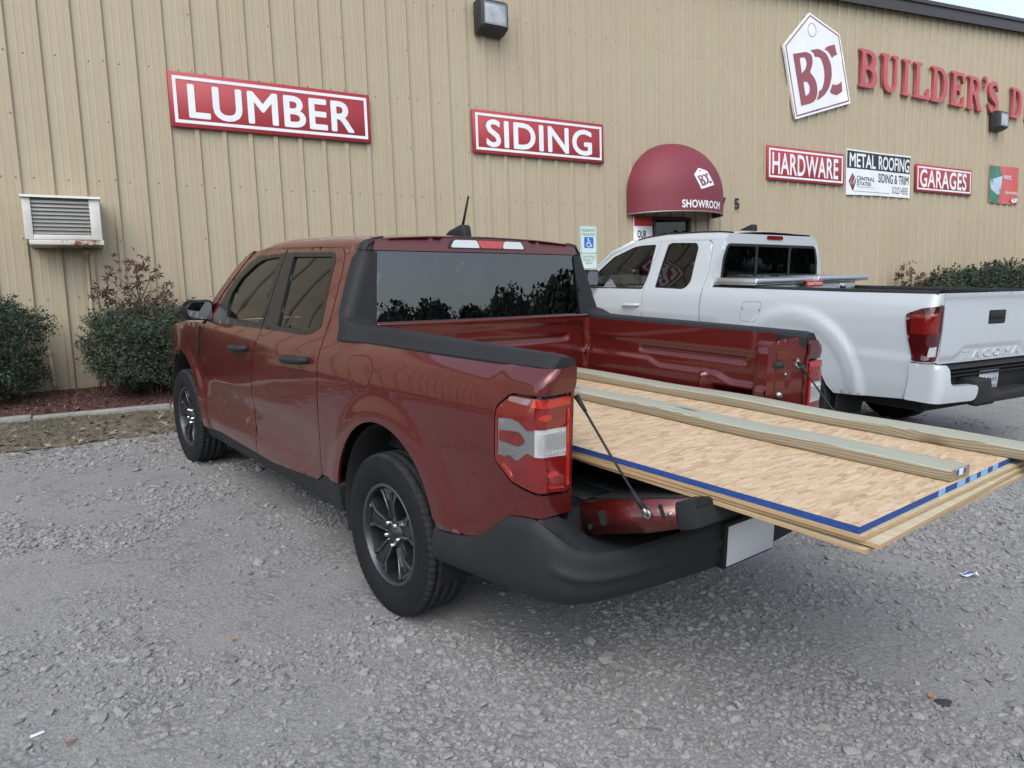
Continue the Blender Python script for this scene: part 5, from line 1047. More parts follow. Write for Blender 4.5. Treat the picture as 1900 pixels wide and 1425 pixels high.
def wheel(parent, x, y, z, Ro, Wd, Rr, m, name="wheel", spokes=True, rim_m=None):
    e = bpy.data.objects.new(name, None); sc.collection.objects.link(e); e.empty_display_size = .1; e.parent = parent; e.location = (x, y, z)
    if m > 0: e.rotation_euler = (0, 0, math.pi)
    tyre_mb(Ro, Wd, Rr).obj("tyre", [RUB, TREAD], e)
    h_ = Wd/2; c = MB(); xo = -h_*.80
    c.lathe([(xo-.002, Rr+.006), (xo-.010, Rr-.002), (xo-.004, Rr-.012), (xo+.020, Rr-.018), (xo+.10, Rr-.028), (xo+.17, Rr-.03), (h_*.8, Rr)], 72)
    for i in range(len(c.f)): c.m[i] = 0 if i % 6 < 2 else 1
    rimo = c.obj("rim", [RIM, RIMD], e)
    c = MB(); c.lathe([(xo+.14, .001), (xo+.14, Rr-.03)], 40); c.lathe([(xo+.09, .06), (xo+.09, .145), (xo+.11, .145)], 40); c.obj("brake_disc", RIMD, rimo)
    if spokes:
        c = MB(); ns = 5
        def pol(r, a): return (r*math.cos(a), r*math.sin(a))
        def slab(poly, d0, d1, mi, k=1.0):
            B_ = np.array(poly); cc = B_.mean(0); n6 = len(poly); dz = lambda p_, d: d-.016*float(sst(np.array((math.hypot(*p_)-.05)/.13)))
            c.add([(dz(p_, d0), *(cc+(p_-cc)*k)) for p_ in B_]+[(dz(p_, d1), *p_) for p_ in B_], [tuple(range(n6))[::-1]]+[(i, (i+1) % n6, n6+(i+1) % n6, n6+i) for i in range(n6)], mi, False)
        for k in range(ns):
            a0 = 2*math.pi*k/ns+.25; Rm = Rr-.014
            slab([pol(.045, a0-.62), pol(.095, a0-.37), pol(.145, a0-.27), pol(Rm, a0-.40), pol(Rm, a0+.40), pol(.145, a0+.27), pol(.095, a0+.37), pol(.045, a0+.62)], xo+.034, xo+.075, 1, .97)
            for sg in (-1, 1):
                slab([pol(.060, a0+sg*.40), pol(.10, a0+sg*.33), pol(.146, a0+sg*.265), pol(Rm, a0+sg*.385), pol(Rm, a0+sg*.27), pol(.150, a0+sg*.17), pol(.10, a0+sg*.22), pol(.060, a0+sg*.25)][::sg], xo+.024, xo+.040, 0, .90)
            slab([pol(.115, a0-.05), pol(.115, a0+.05), pol(.185, a0+.10), pol(.185, a0-.10)], xo+.030, xo+.040, 1, .9)
            slab([pol(.190, a0-.20), pol(.190, a0+.20), pol(Rm, a0+.22), pol(Rm, a0-.22)], xo+.022, xo+.045, 0, .80)
        c.lathe([(xo+.012, .001), (xo+.012, .026), (xo+.018, .032), (xo+.03, .062), (xo+.07, .075)], 36, 1); c.obj("spokes", [RIM, RIMD], rimo)
        c = MB()
        for k in range(5):
            a = 2*math.pi*(k+.5)/5+.25; c.lathe([(xo+.006, .001), (xo+.006, .005), (xo+.010, .0095), (xo+.045, .010)], 10, M=Matrix.Translation((0, .052*math.cos(a), .052*math.sin(a))))
        c.obj("lug_nuts", CHROME, rimo)
    return e
for m in (-1, 1):
    for y in (0, WB): wheel(truck, m*.796, y, .352, .358, .226, .222, m)

# ------------------------------------------------------------------ white pickup
wt = thing("pickup_truck", "white extended cab pickup with a silver toolbox in its bed, right of the red pickup", "pickup truck")
_N = np.array([-GX, -GY, 1.]); _N /= np.linalg.norm(_N); _yw = -.007
_fw = np.array([-math.sin(_yw), math.cos(_yw), 0]); _fw -= _N*(_fw@_N); _fw /= np.linalg.norm(_fw); _rt = np.cross(_fw, _N); WX0, WY0 = 4.456, 1.179; WZ0 = GX*WX0+GY*WY0
wt.matrix_world = Matrix(((_rt[0], _fw[0], _N[0], WX0), (_rt[1], _fw[1], _N[1], WY0), (_rt[2], _fw[2], _N[2], WZ0), (0, 0, 0, 1)))
_TG = smooth_tab([.40, .50, .62, .80, 1.0, 1.15, 1.25, 1.31, 1.40, 1.55, 1.77, 1.85], [.86, .895, .915, .925, .930, .925, .908, .880, .845, .795, .715, .68], .4, 1.85)
def ST(y, z):
    y = np.asarray(y, float); z = np.asarray(z, float); r = np.hypot(y-.08, z-.45)
    x = np.interp(z, *_TG)+.030*sst((.735-r)/.045)-.012*sst((.60-r)/.03)-.06*np.clip((y-3.0)/.8, 0, 1.6)**2
    x = x+.012*sst((.855-z)/.012)*sst((-.52-y)/.08)          # crease ahead of the lamp
    return x-.012*sst((1.00-z)/.03)*sst((z-.60)/.05)*sst((y-.9)/.2)*sst((3.0-y)/.2)
TA, TRd = -1.10, .055; TE = TA-TRd*math.pi/2; TEND = TE-.075
def wq(off=0.0):
    def f(u, v):
        x0 = ST(np.maximum(u, TA), v)+off; a = np.clip((TA-u)/TRd, 0, math.pi/2); r = TRd+off; t = np.clip((TE-u)/.075, 0, 1.3)
        x = np.where(u >= TA, x0, np.where(u > TE, x0-r+r*np.cos(a), (x0-r)+t*(.795-(x0-r)))); y = np.where(u >= TA, u, TA-r*np.sin(a))
        return (-x, y, v)
    return f
wside = lambda off=0.0: (lambda u, v: (-(ST(u, v)+off), u, v))
WGR = glass_mat("privacy_glass", (.10, .10, .095)); WGF = glass_mat("front_glass", (.50, .56, .50)); WGB = glass_mat("back_glass", (.22, .24, .22))
def white_side(m):
    mir = m > 0; O = (-1, 0, 0)
    lamp_ = rnd([(-.948, 1.180), (-1.06, 1.225), (TEND+.010, 1.256), (TEND+.006, 1.05), (TEND+.030, .90), (TEND+.040, .822), (-1.040, .822), (-.973, 1.04)], .02)
    q = [(1.215, .50), (1.222, 1.0), (1.228, 1.30), (1.19, 1.316), (-.4, 1.324), (-1.08, 1.334), (TEND, 1.342), (TEND, .812), (-1.026, .812), (-1.012, .515), (-.366, .462)]+[(-.300, .528), (-.190, .726), (-.105, .880), (-.02, .945), (.10, .955), (.24, .935), (.36, .85), (.44, .72), (.53, .50)]
    c = MB(); patch(c, q, wq(), [lamp_], .035, .03, O, mirror=mir); c.obj("bed_side", WHITE, wt)
    c = MB(); patch(c, lamp_, wq(-.010), (), .04, 0, O, mirror=mir, rim=False); tl = c.obj("tail_light", LENSD, wt)
    ins = [tuple(np.mean(lamp_, 0)+(np.array(p_)-np.mean(lamp_, 0))*.985) for p_ in lamp_]
    c = MB(); patch(c, ins, wq(.012), [rnd([(-.995, 1.185), (TEND+.035, 1.20), (TEND+.035, 1.03), (-1.0, 1.03)], .015), rnd([(-1.145, .935), (TEND+.045, .940), (TEND+.05, .862), (-1.135, .862)], .008)], .03, .02, O, mirror=mir); c.obj("lamp_cover", LENSD, tl)
    c = MB(); patch(c, rnd([(-.995, 1.185), (TEND+.035, 1.20), (TEND+.035, 1.03), (-1.0, 1.03)], .015), wq(.008), (), .03, .01, O, mirror=mir); c.obj("red_lens", LENSR, tl)
    c = MB(); patch(c, rnd([(-1.145, .935), (TEND+.045, .940), (TEND+.05, .862), (-1.135, .862)], .008), wq(.008), (), .03, .01, O, mirror=mir); c.obj("reverse_lens", LENSW, tl)
    # rail cap, inside of the bed
    c = MB(); ys = np.linspace(1.20, -1.15, 30); G_ = [[(-(float(ST(y, 1.315))-.012)*(-m), y, 1.316+.018*(1.2-y)/2.35), (-(float(ST(y, 1.315))-.020)*(-m), y, 1.336+.018*(1.2-y)/2.35), (m*.80, y, 1.340+.018*(1.2-y)/2.35), (m*.775, y, 1.33+.018*(1.2-y)/2.35), (m*.775, y, 1.27)] for y in ys]
    c.grid(np.array(G_), flip=mir); c.obj("bed_rail_cap", BLK, wt)
    c = MB(); c.box(min(m*.745, m*.775), max(m*.745, m*.775), -1.12, 1.16, .80, 1.33); c.obj("bed_side_wall", BLK, wt)
    if not mir:
        fd = rnd([(.666, 1.190), (.452, 1.198), (.462, 1.037), (.50, 1.01), (.687, 1.010)], .03)
        cc = np.mean(fd, 0); c = MB(); patch(c, [tuple(cc+(np.array(p_)-cc)*1.03) for p_ in fd], wq(.0006), [fd], .03, 0, O, rim=False); c.obj("fuel_door_gap", BLK, wt)
        c = MB(); patch(c, fd, wq(.0015), (), .03, .006, O); c.obj("fuel_door", WHITE, wt)
    # doors
    rdo = [(2.120, .50), (2.120, 1.0), (2.122, 1.41), (2.078, 1.70), (2.063, 1.812), (1.385, 1.806), (1.295, 1.765), (1.262, 1.65), (1.225, 1.478), (1.245, 1.305), (1.238, .998), (1.235, .50)]
    rw = rnd([(1.962, 1.285), (1.966, 1.47), (1.956, 1.760), (1.905, 1.780), (1.522, 1.773), (1.475, 1.728), (1.440, 1.362), (1.482, 1.30), (1.53, 1.282)], .03)
    fdo = [(2.128, .50), (2.128, 1.0), (2.130, 1.41), (2.086, 1.70), (2.072, 1.812), (2.152, 1.800), (2.603, 1.774), (2.864, 1.662), (3.181, 1.423), (3.42, 1.27), (3.44, 1.0), (3.42, .50)]
    fw = rnd([(3.18, 1.244), (3.131, 1.40), (2.849, 1.625), (2.52, 1.742), (2.40, 1.758), (2.152, 1.765), (2.125, 1.467), (2.154, 1.262)], .02)
    c = MB(); patch(c, rdo, wside(), [rw], .04, .03, O, mirror=mir); d2 = c.obj("rear_door", WHITE, wt)
    c = MB(); cc = np.mean(rw, 0); patch(c, rw, wside(-.004), [[tuple(cc+(np.array(p_)-cc)*.95) for p_ in rw]], .06, .01, O, mirror=mir); c.obj("window_seal", BLK, d2)
    c = MB(); patch(c, [tuple(cc+(np.array(p_)-cc)*.95) for p_ in rw], wside(-.008), (), .06, .003, O, mirror=mir, rim=False); c.obj("window", WGR, d2)
    fdo_ = [(y_, z_) for y_, z_ in fdo]; c = MB(); patch(c, fdo_, wside(), [fw], .04, .03, O, mirror=mir); d1 = c.obj("front_door", WHITE, wt)
    c = MB(); cc = np.mean(fw, 0); patch(c, fw, wside(-.004), [[tuple(cc+(np.array(p_)-cc)*.95) for p_ in fw]], .06, .01, O, mirror=mir); c.obj("window_seal", BLK, d1)
    c = MB(); patch(c, [tuple(cc+(np.array(p_)-cc)*.95) for p_ in fw], wside(-.008), (), .06, .003, O, mirror=mir, rim=False); c.obj("window", WGF, d1)
    c = MB(); xx = float(ST(2.3, 1.07)); c.tube([(m*(xx-.004), 2.46, 1.062), (m*(xx+.030), 2.42, 1.066), (m*(xx+.036), 2.31, 1.075), (m*(xx+.030), 2.20, 1.082), (m*(xx-.004), 2.165, 1.084)], [.014, .018, .019, .018, .014], 10); c.obj("door_handle", WHITE, d1)
    # pillars and fender
    c = MB(); patch(c, [(1.12, 1.30), (1.205, 1.30), (1.238, 1.305), (1.218, 1.478), (1.255, 1.65), (1.288, 1.768), (1.38, 1.813), (1.38, 1.84), (1.13, 1.84)], wside(.0), (), .03, .03, O, mirror=mir); c.obj("roof_pillar", WHITE, wt)
    c = MB(); patch(c, [(3.44, .50), (3.45, 1.0), (3.44, 1.26), (3.9, 1.22), (4.35, 1.12), (4.35, .70), (3.85, .52), (3.84, .75), (3.7, .90), (3.45, .96)], wside(), (), .06, .03, O, mirror=mir); c.obj("fender", WHITE, wt)
    c = MB(); patch(c, [(.54, .50), (2.9, .50), (2.9, .40), (.54, .38)], lambda u, v: (-(ST(u, v)-.03), u, v), (), .05, .1, O, mirror=mir); c.obj("rocker_panel", BLK, wt)
    for yh in (.08, 3.32):
        c = MB(); a = np.linspace(-.3, math.pi+.3, 24); c.grid(np.array([[(m*xx, yh+.47*math.cos(t), .42+.55*math.sin(t)) for xx in (.90, .50)] for t in a]), flip=not mir); c.obj("wheel_housing", BLK2, wt)
    # mirror
    c = MB(); x0, x1 = sorted((m*1.10, m*.905)); c.prism(rnd([(x0, 1.27), (x1, 1.27), (x1, 1.47), (x0, 1.47)], .04), 2.95, 3.06, axis=1, bev=.02); c.box(min(m*.84, m*.93), max(m*.84, m*.93), 2.98, 3.04, 1.27, 1.32, bev=.01); mo = c.obj("side_mirror", BLK, wt)
    c = MB(); patch(c, rnd([(x0+.02, 1.29), (x1-.02, 1.29), (x1-.02, 1.45), (x0+.02, 1.45)], .03), lambda x, z: (x, 2.946+0*x, z), (), .3, .003, (0, -1, 0)); c.obj("mirror_glass", MIRG, mo)
    # white bumper corner, L shaped
    BA, BR = -1.205, .07
    def bq(off):
        def f(u, v):
            x0 = .945+off; a = np.clip((BA-u)/BR, 0, math.pi/2); E_ = BA-BR*math.pi/2
            x = np.where(u >= BA, x0-.02*np.clip((BA+.1-u)/.1, 0, 1)*0, np.where(u > E_, x0-BR-off+(BR+off)*np.cos(a), x0-BR-off-(E_-u))); y = np.where(u >= BA, u, BA-(BR+off)*np.sin(a)-.04*np.clip((E_-u)/.4, 0, 1))
            return (-x-.0*v, y+.018*(np.abs(v-.66)/.16)**2, v)
        return f
    E_ = BA-BR*math.pi/2
    c = MB(); patch(c, rnd([(-1.030, .805), (E_-.010, .810), (E_-.045, .775), (E_-.055, .675), (E_-.085, .645), (E_-.37, .640), (E_-.40, .615), (E_-.395, .535), (E_-.36, .515), (-1.020, .515)], .02), bq(0), (), .03, .06, O, mirror=mir); c.obj("bumper_corner", WHITE, wt)
white_side(-1); white_side(1)
# roof
wsT = [(.705, 1.80), (.700, 1.822), (.682, 1.85), (.648, 1.872), (.59, 1.888), (.48, 1.900), (.32, 1.910), (.16, 1.915), (0, 1.917)]
sec = np.array(wsT+[(-x, z) for x, z in wsT[:-1][::-1]])
for _ in range(2): sec = np.array([sec[0]]+[v for a, b_ in zip(sec[:-1], sec[1:]) for v in (.75*a+.25*b_, .25*a+.75*b_)]+[sec[-1]])
wz = lambda y: np.interp(y, [1.1, 1.3, 1.6, 2.1, 2.4, 2.6, 2.75, 3.2], [-.02, -.004, 0, -.006, -.03, -.062, -.10, -.36])
rows = []
for t in np.linspace(0, 1, 40):
    row = []
    for x, z in sec:
        y0 = 1.115; y1 = 2.70+.10*(1-(x/.7)**2); y = y0+(y1-y0)*t; row.append((x, y, z+float(wz(min(y, 2.75)))-(.008*(1-t/.05) if t < .05 else 0)))
    rows.append(row)
c = MB(); c.grid(np.array(rows), flip=True); c.obj("roof", WHITE, wt)
for m in (-1, 1):
    c = MB(); ys_ = np.linspace(1.13, 2.6, 24); c.tube([(m*.60, y, 1.890+float(wz(y))) for y in ys_], .010, 6); c.obj("roof_ditch", BLK, wt)
    c = MB(); pts_ = [(2.55, .69, 1.80), (2.9, .735, 1.67), (3.22, .79, 1.43), (3.48, .84, 1.25)]; c.tube([(m*x, y, z) for y, x, z in pts_], .035, 8); c.obj("windshield_pillar", WHITE, wt)
c = MB(); c.grid(np.array([[(s_*(.69+.13*t), 2.66+.85*t+.10*(1-s_*s_), 1.80-.55*t) for s_ in np.linspace(-1, 1, 13)] for t in np.linspace(0, 1, 8)])); c.obj("windshield", GLS_W, wt)
c = MB(); c.grid(np.array([[(s_*(.84-.10*k), 3.42+.95*k, 1.26-.10*k**2+.03*(1-s_**4)) for s_ in np.linspace(-1, 1, 13)] for k in np.linspace(0, 1, 10)]), flip=True); c.grid(np.array([[(s_*.78, 4.36+.06*(1-s_*s_), z) for s_ in np.linspace(-1, 1, 9)] for z in np.linspace(.45, 1.17, 6)])); c.obj("hood", WHITE, wt)
# back of the cab
wb_ = lambda off: (lambda x, z: (x, 1.12-.015*(1-(x/.8)**2)-off, z))
ow = rnd([(-.775, 1.30), (.775, 1.30), (.745, 1.62), (.69, 1.762), (-.69, 1.762), (-.745, 1.62)], .05)
c = MB(); patch(c, [(-.86, 1.0), (.86, 1.0), (.855, 1.36), (.80, 1.62), (.72, 1.80), (.66, 1.862), (-.66, 1.862), (-.72, 1.80), (-.80, 1.62), (-.855, 1.36)], wb_(0), [ow], .05, .03, (0, -1, 0)); c.obj("cab_back", WHITE, wt)
iw = [rnd([(-.745, 1.325), (-.275, 1.325), (-.275, 1.735), (-.675, 1.735), (-.72, 1.61)], .035), rnd([(-.245, 1.325), (.245, 1.325), (.245, 1.735), (-.245, 1.735)], .01), rnd([(.745, 1.325), (.275, 1.325), (.275, 1.735), (.675, 1.735), (.72, 1.61)], .035)]
c = MB(); patch(c, ow, wb_(.004), iw, .06, .02, (0, -1, 0)); rwf = c.obj("rear_window_frame", BLK, wt)
for q in iw: c = MB(); patch(c, q, wb_(-.004), (), .1, .003, (0, -1, 0), rim=False); c.obj("rear_window", WGB, rwf)
c = MB(); patch(c, rnd([(-.125, 1.815), (.125, 1.815), (.12, 1.852), (-.12, 1.852)], .015), wb_(.012), (), .05, .012, (0, -1, 0)); c.obj("brake_light", LENSR, wt)
c = MB(); c.prism([(1.36, 1.91), (1.60, 1.915), (1.56, 1.935), (1.42, 1.985), (1.37, 1.985)], -.03, .03, axis=0, bev=.012); c.obj("antenna", BLK, wt)
# bed
c = MB(); c.box(-.745, .745, -1.12, 1.10, .74, .80); c.box(-.745, .745, 1.06, 1.10, .80, 1.32); c.obj("bed_liner", BLK, wt)
# tailgate
def tgf(off):
    def f(x, z):
        band = sst((.905-z-.035*sst((.60-np.abs(x))/.13)*-1+.0)/.02)
        zl = .848+.072*sst((.575-np.abs(x))/.15)
        y = -1.163-off+.012*sst((zl-z)/.012)-.010*sst((z-1.315)/.02)*0+.008*((z-1.1)/.2)**2*.5-.014*sst((z-1.285)/.04)
        return (x, y, z)
    return f
c = MB(); patch(c, rnd([(-.785, .795), (.785, .795), (.785, 1.352), (-.785, 1.340)], .01), tgf(0), [rnd([(-.135, 1.088), (.135, 1.088), (.135, 1.200), (-.135, 1.200)], .015)], .02, .04, (0, -1, 0)); c.box(-.785, .785, -1.16, -1.12, 1.325, 1.338); wtg = c.obj("tailgate", WHITE, wt)
c = MB(); c.box(-.134, .134, -1.160, -1.12, 1.089, 1.199); c.box(-.115, .115, -1.171, -1.15, 1.135, 1.188, bev=.008); c.box(-.12, .12, -1.168, -1.15, 1.095, 1.105, bev=.004); c.obj("tailgate_handle", BLK, wtg)
c = MB()
for i, ch in enumerate("TACOMA"):
    V, F = text2d(ch, .105 if ch != "M" else .12, .062); X_ = -.44+.158*i+V[:, 0]; Z_ = .822+V[:, 1]; yf = tgf(.0)(X_, Z_)[1]; n_ = len(V)
    b0 = c.n; c.add(np.concatenate([np.stack([X_, yf-.007, Z_], 1), np.stack([X_, yf+.004, Z_], 1)]), [tuple(f_) for f_ in F]); ed = {(a_, b_) for f_ in F for a_, b_ in zip(f_, f_[1:]+f_[:1])}
    for (a_, b_) in ed:
        if (b_, a_) not in ed: c.f.append((b0+a_, b0+b_, b0+n_+b_, b0+n_+a_)); c.m.append(0); c.s.append(False)
c.obj("embossed_lettering", WHITE, wtg)
# bumper middle
c = MB(); c.box(-.83, .83, -1.14, -1.03, .50, .775, bev=.01)
for z in (.70, .735, .765): c.box(-.80, .80, -1.20+(.765-z)*.3, -1.13, z-.012, z, bev=.004)
pf_ = rnd([(-.555, .475), (.555, .475), (.60, .52), (.70, .68), (.62, .68), (.45, .585), (-.20+.02, .545), (-.265, .585), (-.275, .655), (-.32, .665), (-.56, .665), (-.56, .50)], .02)
c.prism(rnd([(-.555, .470), (.555, .470), (.60, .52), (.66, .60), (-.555, .66)], .02)[:0] or [(-.468, .475), (.56, .475), (.62, .53), (.44, .555), (.42, .565), (-.21, .535), (-.235, .60), (-.26, .675), (-.468, .675)], -1.30, -1.13, axis=1, bev=.012); wbm = c.obj("rear_bumper", BLK, wt)
c = MB(); c.box(-.10, .18, -1.14, -1.05, .40, .50, bev=.02); c.obj("hitch", BLK2, wbm)
c = MB(); c.box(-.152, .152, -1.153, -1.147, .553, .707, bev=.003, seg=1); pl = c.obj("license_plate", PLATE, wbm)
c = MB(); put_text(c, "J-4666", -.085, .59, -1.1545, .215, .072, .0); c.obj("blue_characters", INKBL, pl)
c = MB(); put_text(c, "First in Flight", -.11, .675, -1.1545, .24, .022, .0); put_text(c, "NORTH CAROLINA", -.10, .563, -1.1545, .22, .016, .0); c.obj("red_characters", INKR, pl)
# underbody, seats
c = MB(); c.box(-.55, .55, -.95, 4.1, .36, .60, bev=.03); c.box(-.80, .80, .6, 3.0, .42, .52); c.tube([(-.75, .08, .39), (.75, .08, .39)], .06); c.lathe([(-.10, .001), (-.10, .33), (.10, .33), (.10, .001)], 24, M=Matrix.Translation((.0, -.62, .50)) @ Matrix.Rotation(R(90), 4, 'Y')); c.obj("underbody", BLK2, wt)
c = MB(); c.box(-.76, .76, 1.2, 3.3, .60, .68); c.box(-.76, .76, 2.95, 3.4, .95, 1.24, bev=.06); c.obj("cabin_floor", INT, wt)
for x0 in (-.38, .38):
    c = MB(); Mx = Matrix.Translation((x0, 2.25, .9)) @ Matrix.Rotation(R(-10), 4, 'X'); c.box(-.25, .25, -.08, .08, 0, .62, bev=.06, M=Mx); c.box(-.13, .13, -.06, .05, .63, .80, bev=.04, M=Mx); c.obj("seat", INT, wt)
for m in (-1, 1):
    for y in (.08, 3.32): wheel(wt, m*.80, y, .380, .386, .245, .215, m)
# toolbox in the bed (lies across the rails)
tb = thing("toolbox", "silver diamond plate toolbox across the bed of the white pickup", "toolbox", loc=(0, 0, 0)); tb.matrix_world = wt.matrix_world @ Matrix.Translation((-.88, 0, 1.33)) @ Matrix.Rotation(R(-1.6), 4, 'Y') @ Matrix.Translation((.88, 0, -1.33))
c = MB(); c.box(-.74, .74, .62, 1.04, .95, 1.345, bev=.006); c.obj("chest", ALUM, tb)
c = MB(); c.box(-.885, .885, .57, 1.05, 1.348, 1.362, bev=.004)
for s_ in (-1, 1): x0, x1 = sorted((s_*.03, s_*.885)); c.prism([(x0, 1.362), (x1, 1.362), (x1-.012, 1.405), (x0+.012, 1.412)], .555, 1.055, axis=1, bev=.01)
c.obj("lid", ALUM, tb)
c = MB(); c.box(-.155, .10, .545, .556, 1.312, 1.372, bev=.003); bd = c.obj("badge", INKR, tb)
c = put_text(MB(), "CRAFTSMAN", -.14, 1.328, .5435, .225, .028, .01); c.obj("badge_lettering", SIGNW, bd)
c = MB(); c.box(.47, .57, .607, .622, 1.25, 1.33, bev=.004); c.box(.51, .53, .59, .61, 1.26, 1.32, bev=.004); c.obj("latch", CHROME, tb)

# ------------------------------------------------------------------ sheets and boards in the red bed (same frame as the truck)
TMW = truck.matrix_world.copy()
m, nt, b, oc = newmat("osb_face")
def strands(scale, rot, st, seed):
    mp = mapping(nt, oc, (scale*st[0], scale*st[1], scale), (0, 0, rot), (seed, seed*.7, 0)); nn = noise(nt, mp, 1.3, 2); mv = node(nt, "ShaderNodeMixRGB"); mv.inputs[0].default_value = .25; L(nt, mp, mv.inputs[1]); L(nt, nn.outputs["Color"], mv.inputs[2])
    v = node(nt, "ShaderNodeTexVoronoi"); v.inputs["Scale"].default_value = 1; L(nt, mv.outputs[0], v.inputs["Vector"]); s_ = node(nt, "ShaderNodeSeparateColor"); L(nt, v.outputs["Color"], s_.inputs[0]); return s_.outputs[0], s_.outputs[1], v.outputs["Distance"]
STR = [(0, (.36, .23, .11)), (.10, (.47, .325, .175)), (.35, (.54, .39, .225)), (.6, (.60, .45, .27)), (.88, (.65, .52, .345)), (.95, (.52, .34, .21)), (1, (.36, .22, .11))]
a1, b1, d1_ = strands(16, R(75), (1.0, 5.5), 1.3); a2, b2, d2_ = strands(19, R(30), (1, 4.8), 5.1); a3, b3, d3_ = strands(20, R(128), (1, 4.6), 9.7)
g_ = math_(nt, 'GREATER_THAN', b2, .58); g3 = math_(nt, 'GREATER_THAN', b3, .66)
col = mixc(nt, g3, mixc(nt, g_, ramp(nt, a1, STR), ramp(nt, a2, STR)), ramp(nt, a3, STR)); dd = mixc(nt, g3, mixc(nt, g_, d1_, d2_), d3_)
fz = noise(nt, mapping(nt, oc, (16, 70, 10)), 3, 5, .7); col = mixc(nt, .35, col, ramp(nt, fz.outputs[0], [(.3, (.36, .25, .15)), (.7, (.68, .54, .40))]))
col = mixc(nt, ramp(nt, dd, [(.62, (0, 0, 0)), (.95, (.6, .6, .6))]), col, (.26, .16, .09)); L(nt, col, b.inputs["Base Color"]); b.inputs["Roughness"].default_value = .7
bp = node(nt, "ShaderNodeBump"); bp.inputs["Strength"].default_value = .3; bp.inputs["Distance"].default_value = .002; L(nt, a1, bp.inputs["Height"]); L(nt, bp.outputs[0], b.inputs["Normal"]); OSB = m
m, nt, b, oc = newmat("blue_edge_paint"); nn = noise(nt, mapping(nt, oc, (60, 60, 400)), 1, 4, .7); sep = node(nt, "ShaderNodeSeparateXYZ"); L(nt, oc, sep.inputs[0])
def band(v, a_, b__): return math_(nt, 'MULTIPLY', math_(nt, 'GREATER_THAN', v, a_), math_(nt, 'LESS_THAN', v, b__))
X_ = sep.outputs[0]; st_ = band(X_, -.12, -.07)
for a_, b__ in ((.02, .085), (.12, .18), (.215, .275), (.32, .37)): st_ = math_(nt, 'ADD', st_, band(X_, a_, b__))
st_ = math_(nt, 'MULTIPLY', st_, math_(nt, 'LESS_THAN', sep.outputs[1], -1.5)); blue = ramp(nt, nn.outputs[0], [(.3, (.012, .035, .16)), (.6, (.02, .075, .30)), (.8, (.05, .12, .38))])
L(nt, mixc(nt, st_, blue, (.22, .42, .66)), b.inputs["Base Color"]); b.inputs["Roughness"].default_value = .75; BLUE = m
m, nt, b, oc = newmat("ply_face"); nn = noise(nt, mapping(nt, oc, (30, 1.2, 30)), 1.5, 5, .6, 1.0); L(nt, ramp(nt, nn.outputs[0], [(.3, (.42, .36, .24)), (.7, (.56, .51, .37))]), b.inputs["Base Color"]); b.inputs["Roughness"].default_value = .7; PLYF = m
m, nt, b, oc = newmat("ply_edge"); sep = node(nt, "ShaderNodeSeparateXYZ"); L(nt, oc, sep.inputs[0]); nn = noise(nt, mapping(nt, oc, (9, 9, 500)), 1, 4, .7)
lay = node(nt, "ShaderNodeTexWave"); lay.bands_direction = 'Z'; lay.inputs["Scale"].default_value = 70; lay.inputs["Distortion"].default_value = 1.5; lay.inputs["Detail"].default_value = 3; L(nt, oc, lay.inputs[0])
L(nt, mixc(nt, .5, ramp(nt, lay.outputs[0], [(.2, (.30, .17, .07)), (.6, (.55, .38, .20)), (1, (.62, .47, .28))]), ramp(nt, nn.outputs[0], [(.3, (.34, .2, .09)), (.7, (.60, .44, .25))])), b.inputs["Base Color"]); b.inputs["Roughness"].default_value = .8; PLYE = m
def sheet(x0, x1, y0, y1, ztop, th, sag, mats, name, label, rot=0.0, dxy=(0, 0)):
    """thin board: top material 0, edge material 1; rear end droops by sag"""
    nx_, ny_ = 12, 28; xs_ = np.linspace(x0, x1, nx_); ys_ = np.linspace(y0, y1, ny_)
    Xg, Yg = np.meshgrid(xs_, ys_, indexing='ij'); Zg_ = ztop+sag*np.clip((-1.0-Yg)/.9, 0, 1.2)**2+.004*np.sin(2.2*Yg+1)*np.sin(3*Xg)*0
    c, s_ = math.cos(rot), math.sin(rot); cx, cy = (x0+x1)/2, (y0+y1)/2; Xr = cx+(Xg-cx)*c-(Yg-cy)*s_+dxy[0]; Yr = cy+(Xg-cx)*s_+(Yg-cy)*c+dxy[1]
    T = np.stack([Xr, Yr, Zg_], -1); Bt = T-[0, 0, th]; c_ = MB(); c_.grid(T, 0, False, flip=True); c_.grid(Bt, 0, False)
    for e_, f_ in ((T[:, 0], Bt[:, 0]), (T[:, -1], Bt[:, -1]), (T[0], Bt[0]), (T[-1], Bt[-1])): c_.grid(np.stack([e_, f_]), 1, False)
    o = c_.obj(name, mats); o.matrix_world = TMW; return o
ZT = .882
tag(sheet(-.605, .605, -1.868, .40, ZT, .0185, 0, [OSB, BLUE], "osb_sheet", ""), "blue edged OSB sheet on top of the stack in the red pickup bed", "wood sheet", "wood sheets in the red pickup bed")
tag(sheet(-.60, .605, -1.885, .395, ZT-.0195, .0115, -.001, [PLYF, PLYE], "plywood_sheet", "", R(-.5)), "pale plywood sheet directly under the blue edged OSB sheet", "wood sheet", "wood sheets in the red pickup bed")
tag(sheet(-.61, .60, -1.905, .39, ZT-.0325, .0115, -.003, [PLYF, PLYE], "plywood_sheet", "", R(.9)), "middle plywood sheet with an orange edge, third from the top of the stack", "wood sheet", "wood sheets in the red pickup bed")
tag(sheet(-.59, .62, -1.90, .385, ZT-.0465, .0105, -.006, [PLYF, PLYE], "plywood_sheet", "", R(-1.1)), "bottom plywood sheet of the stack resting on the lowered tailgate", "wood sheet", "wood sheets in the red pickup bed")
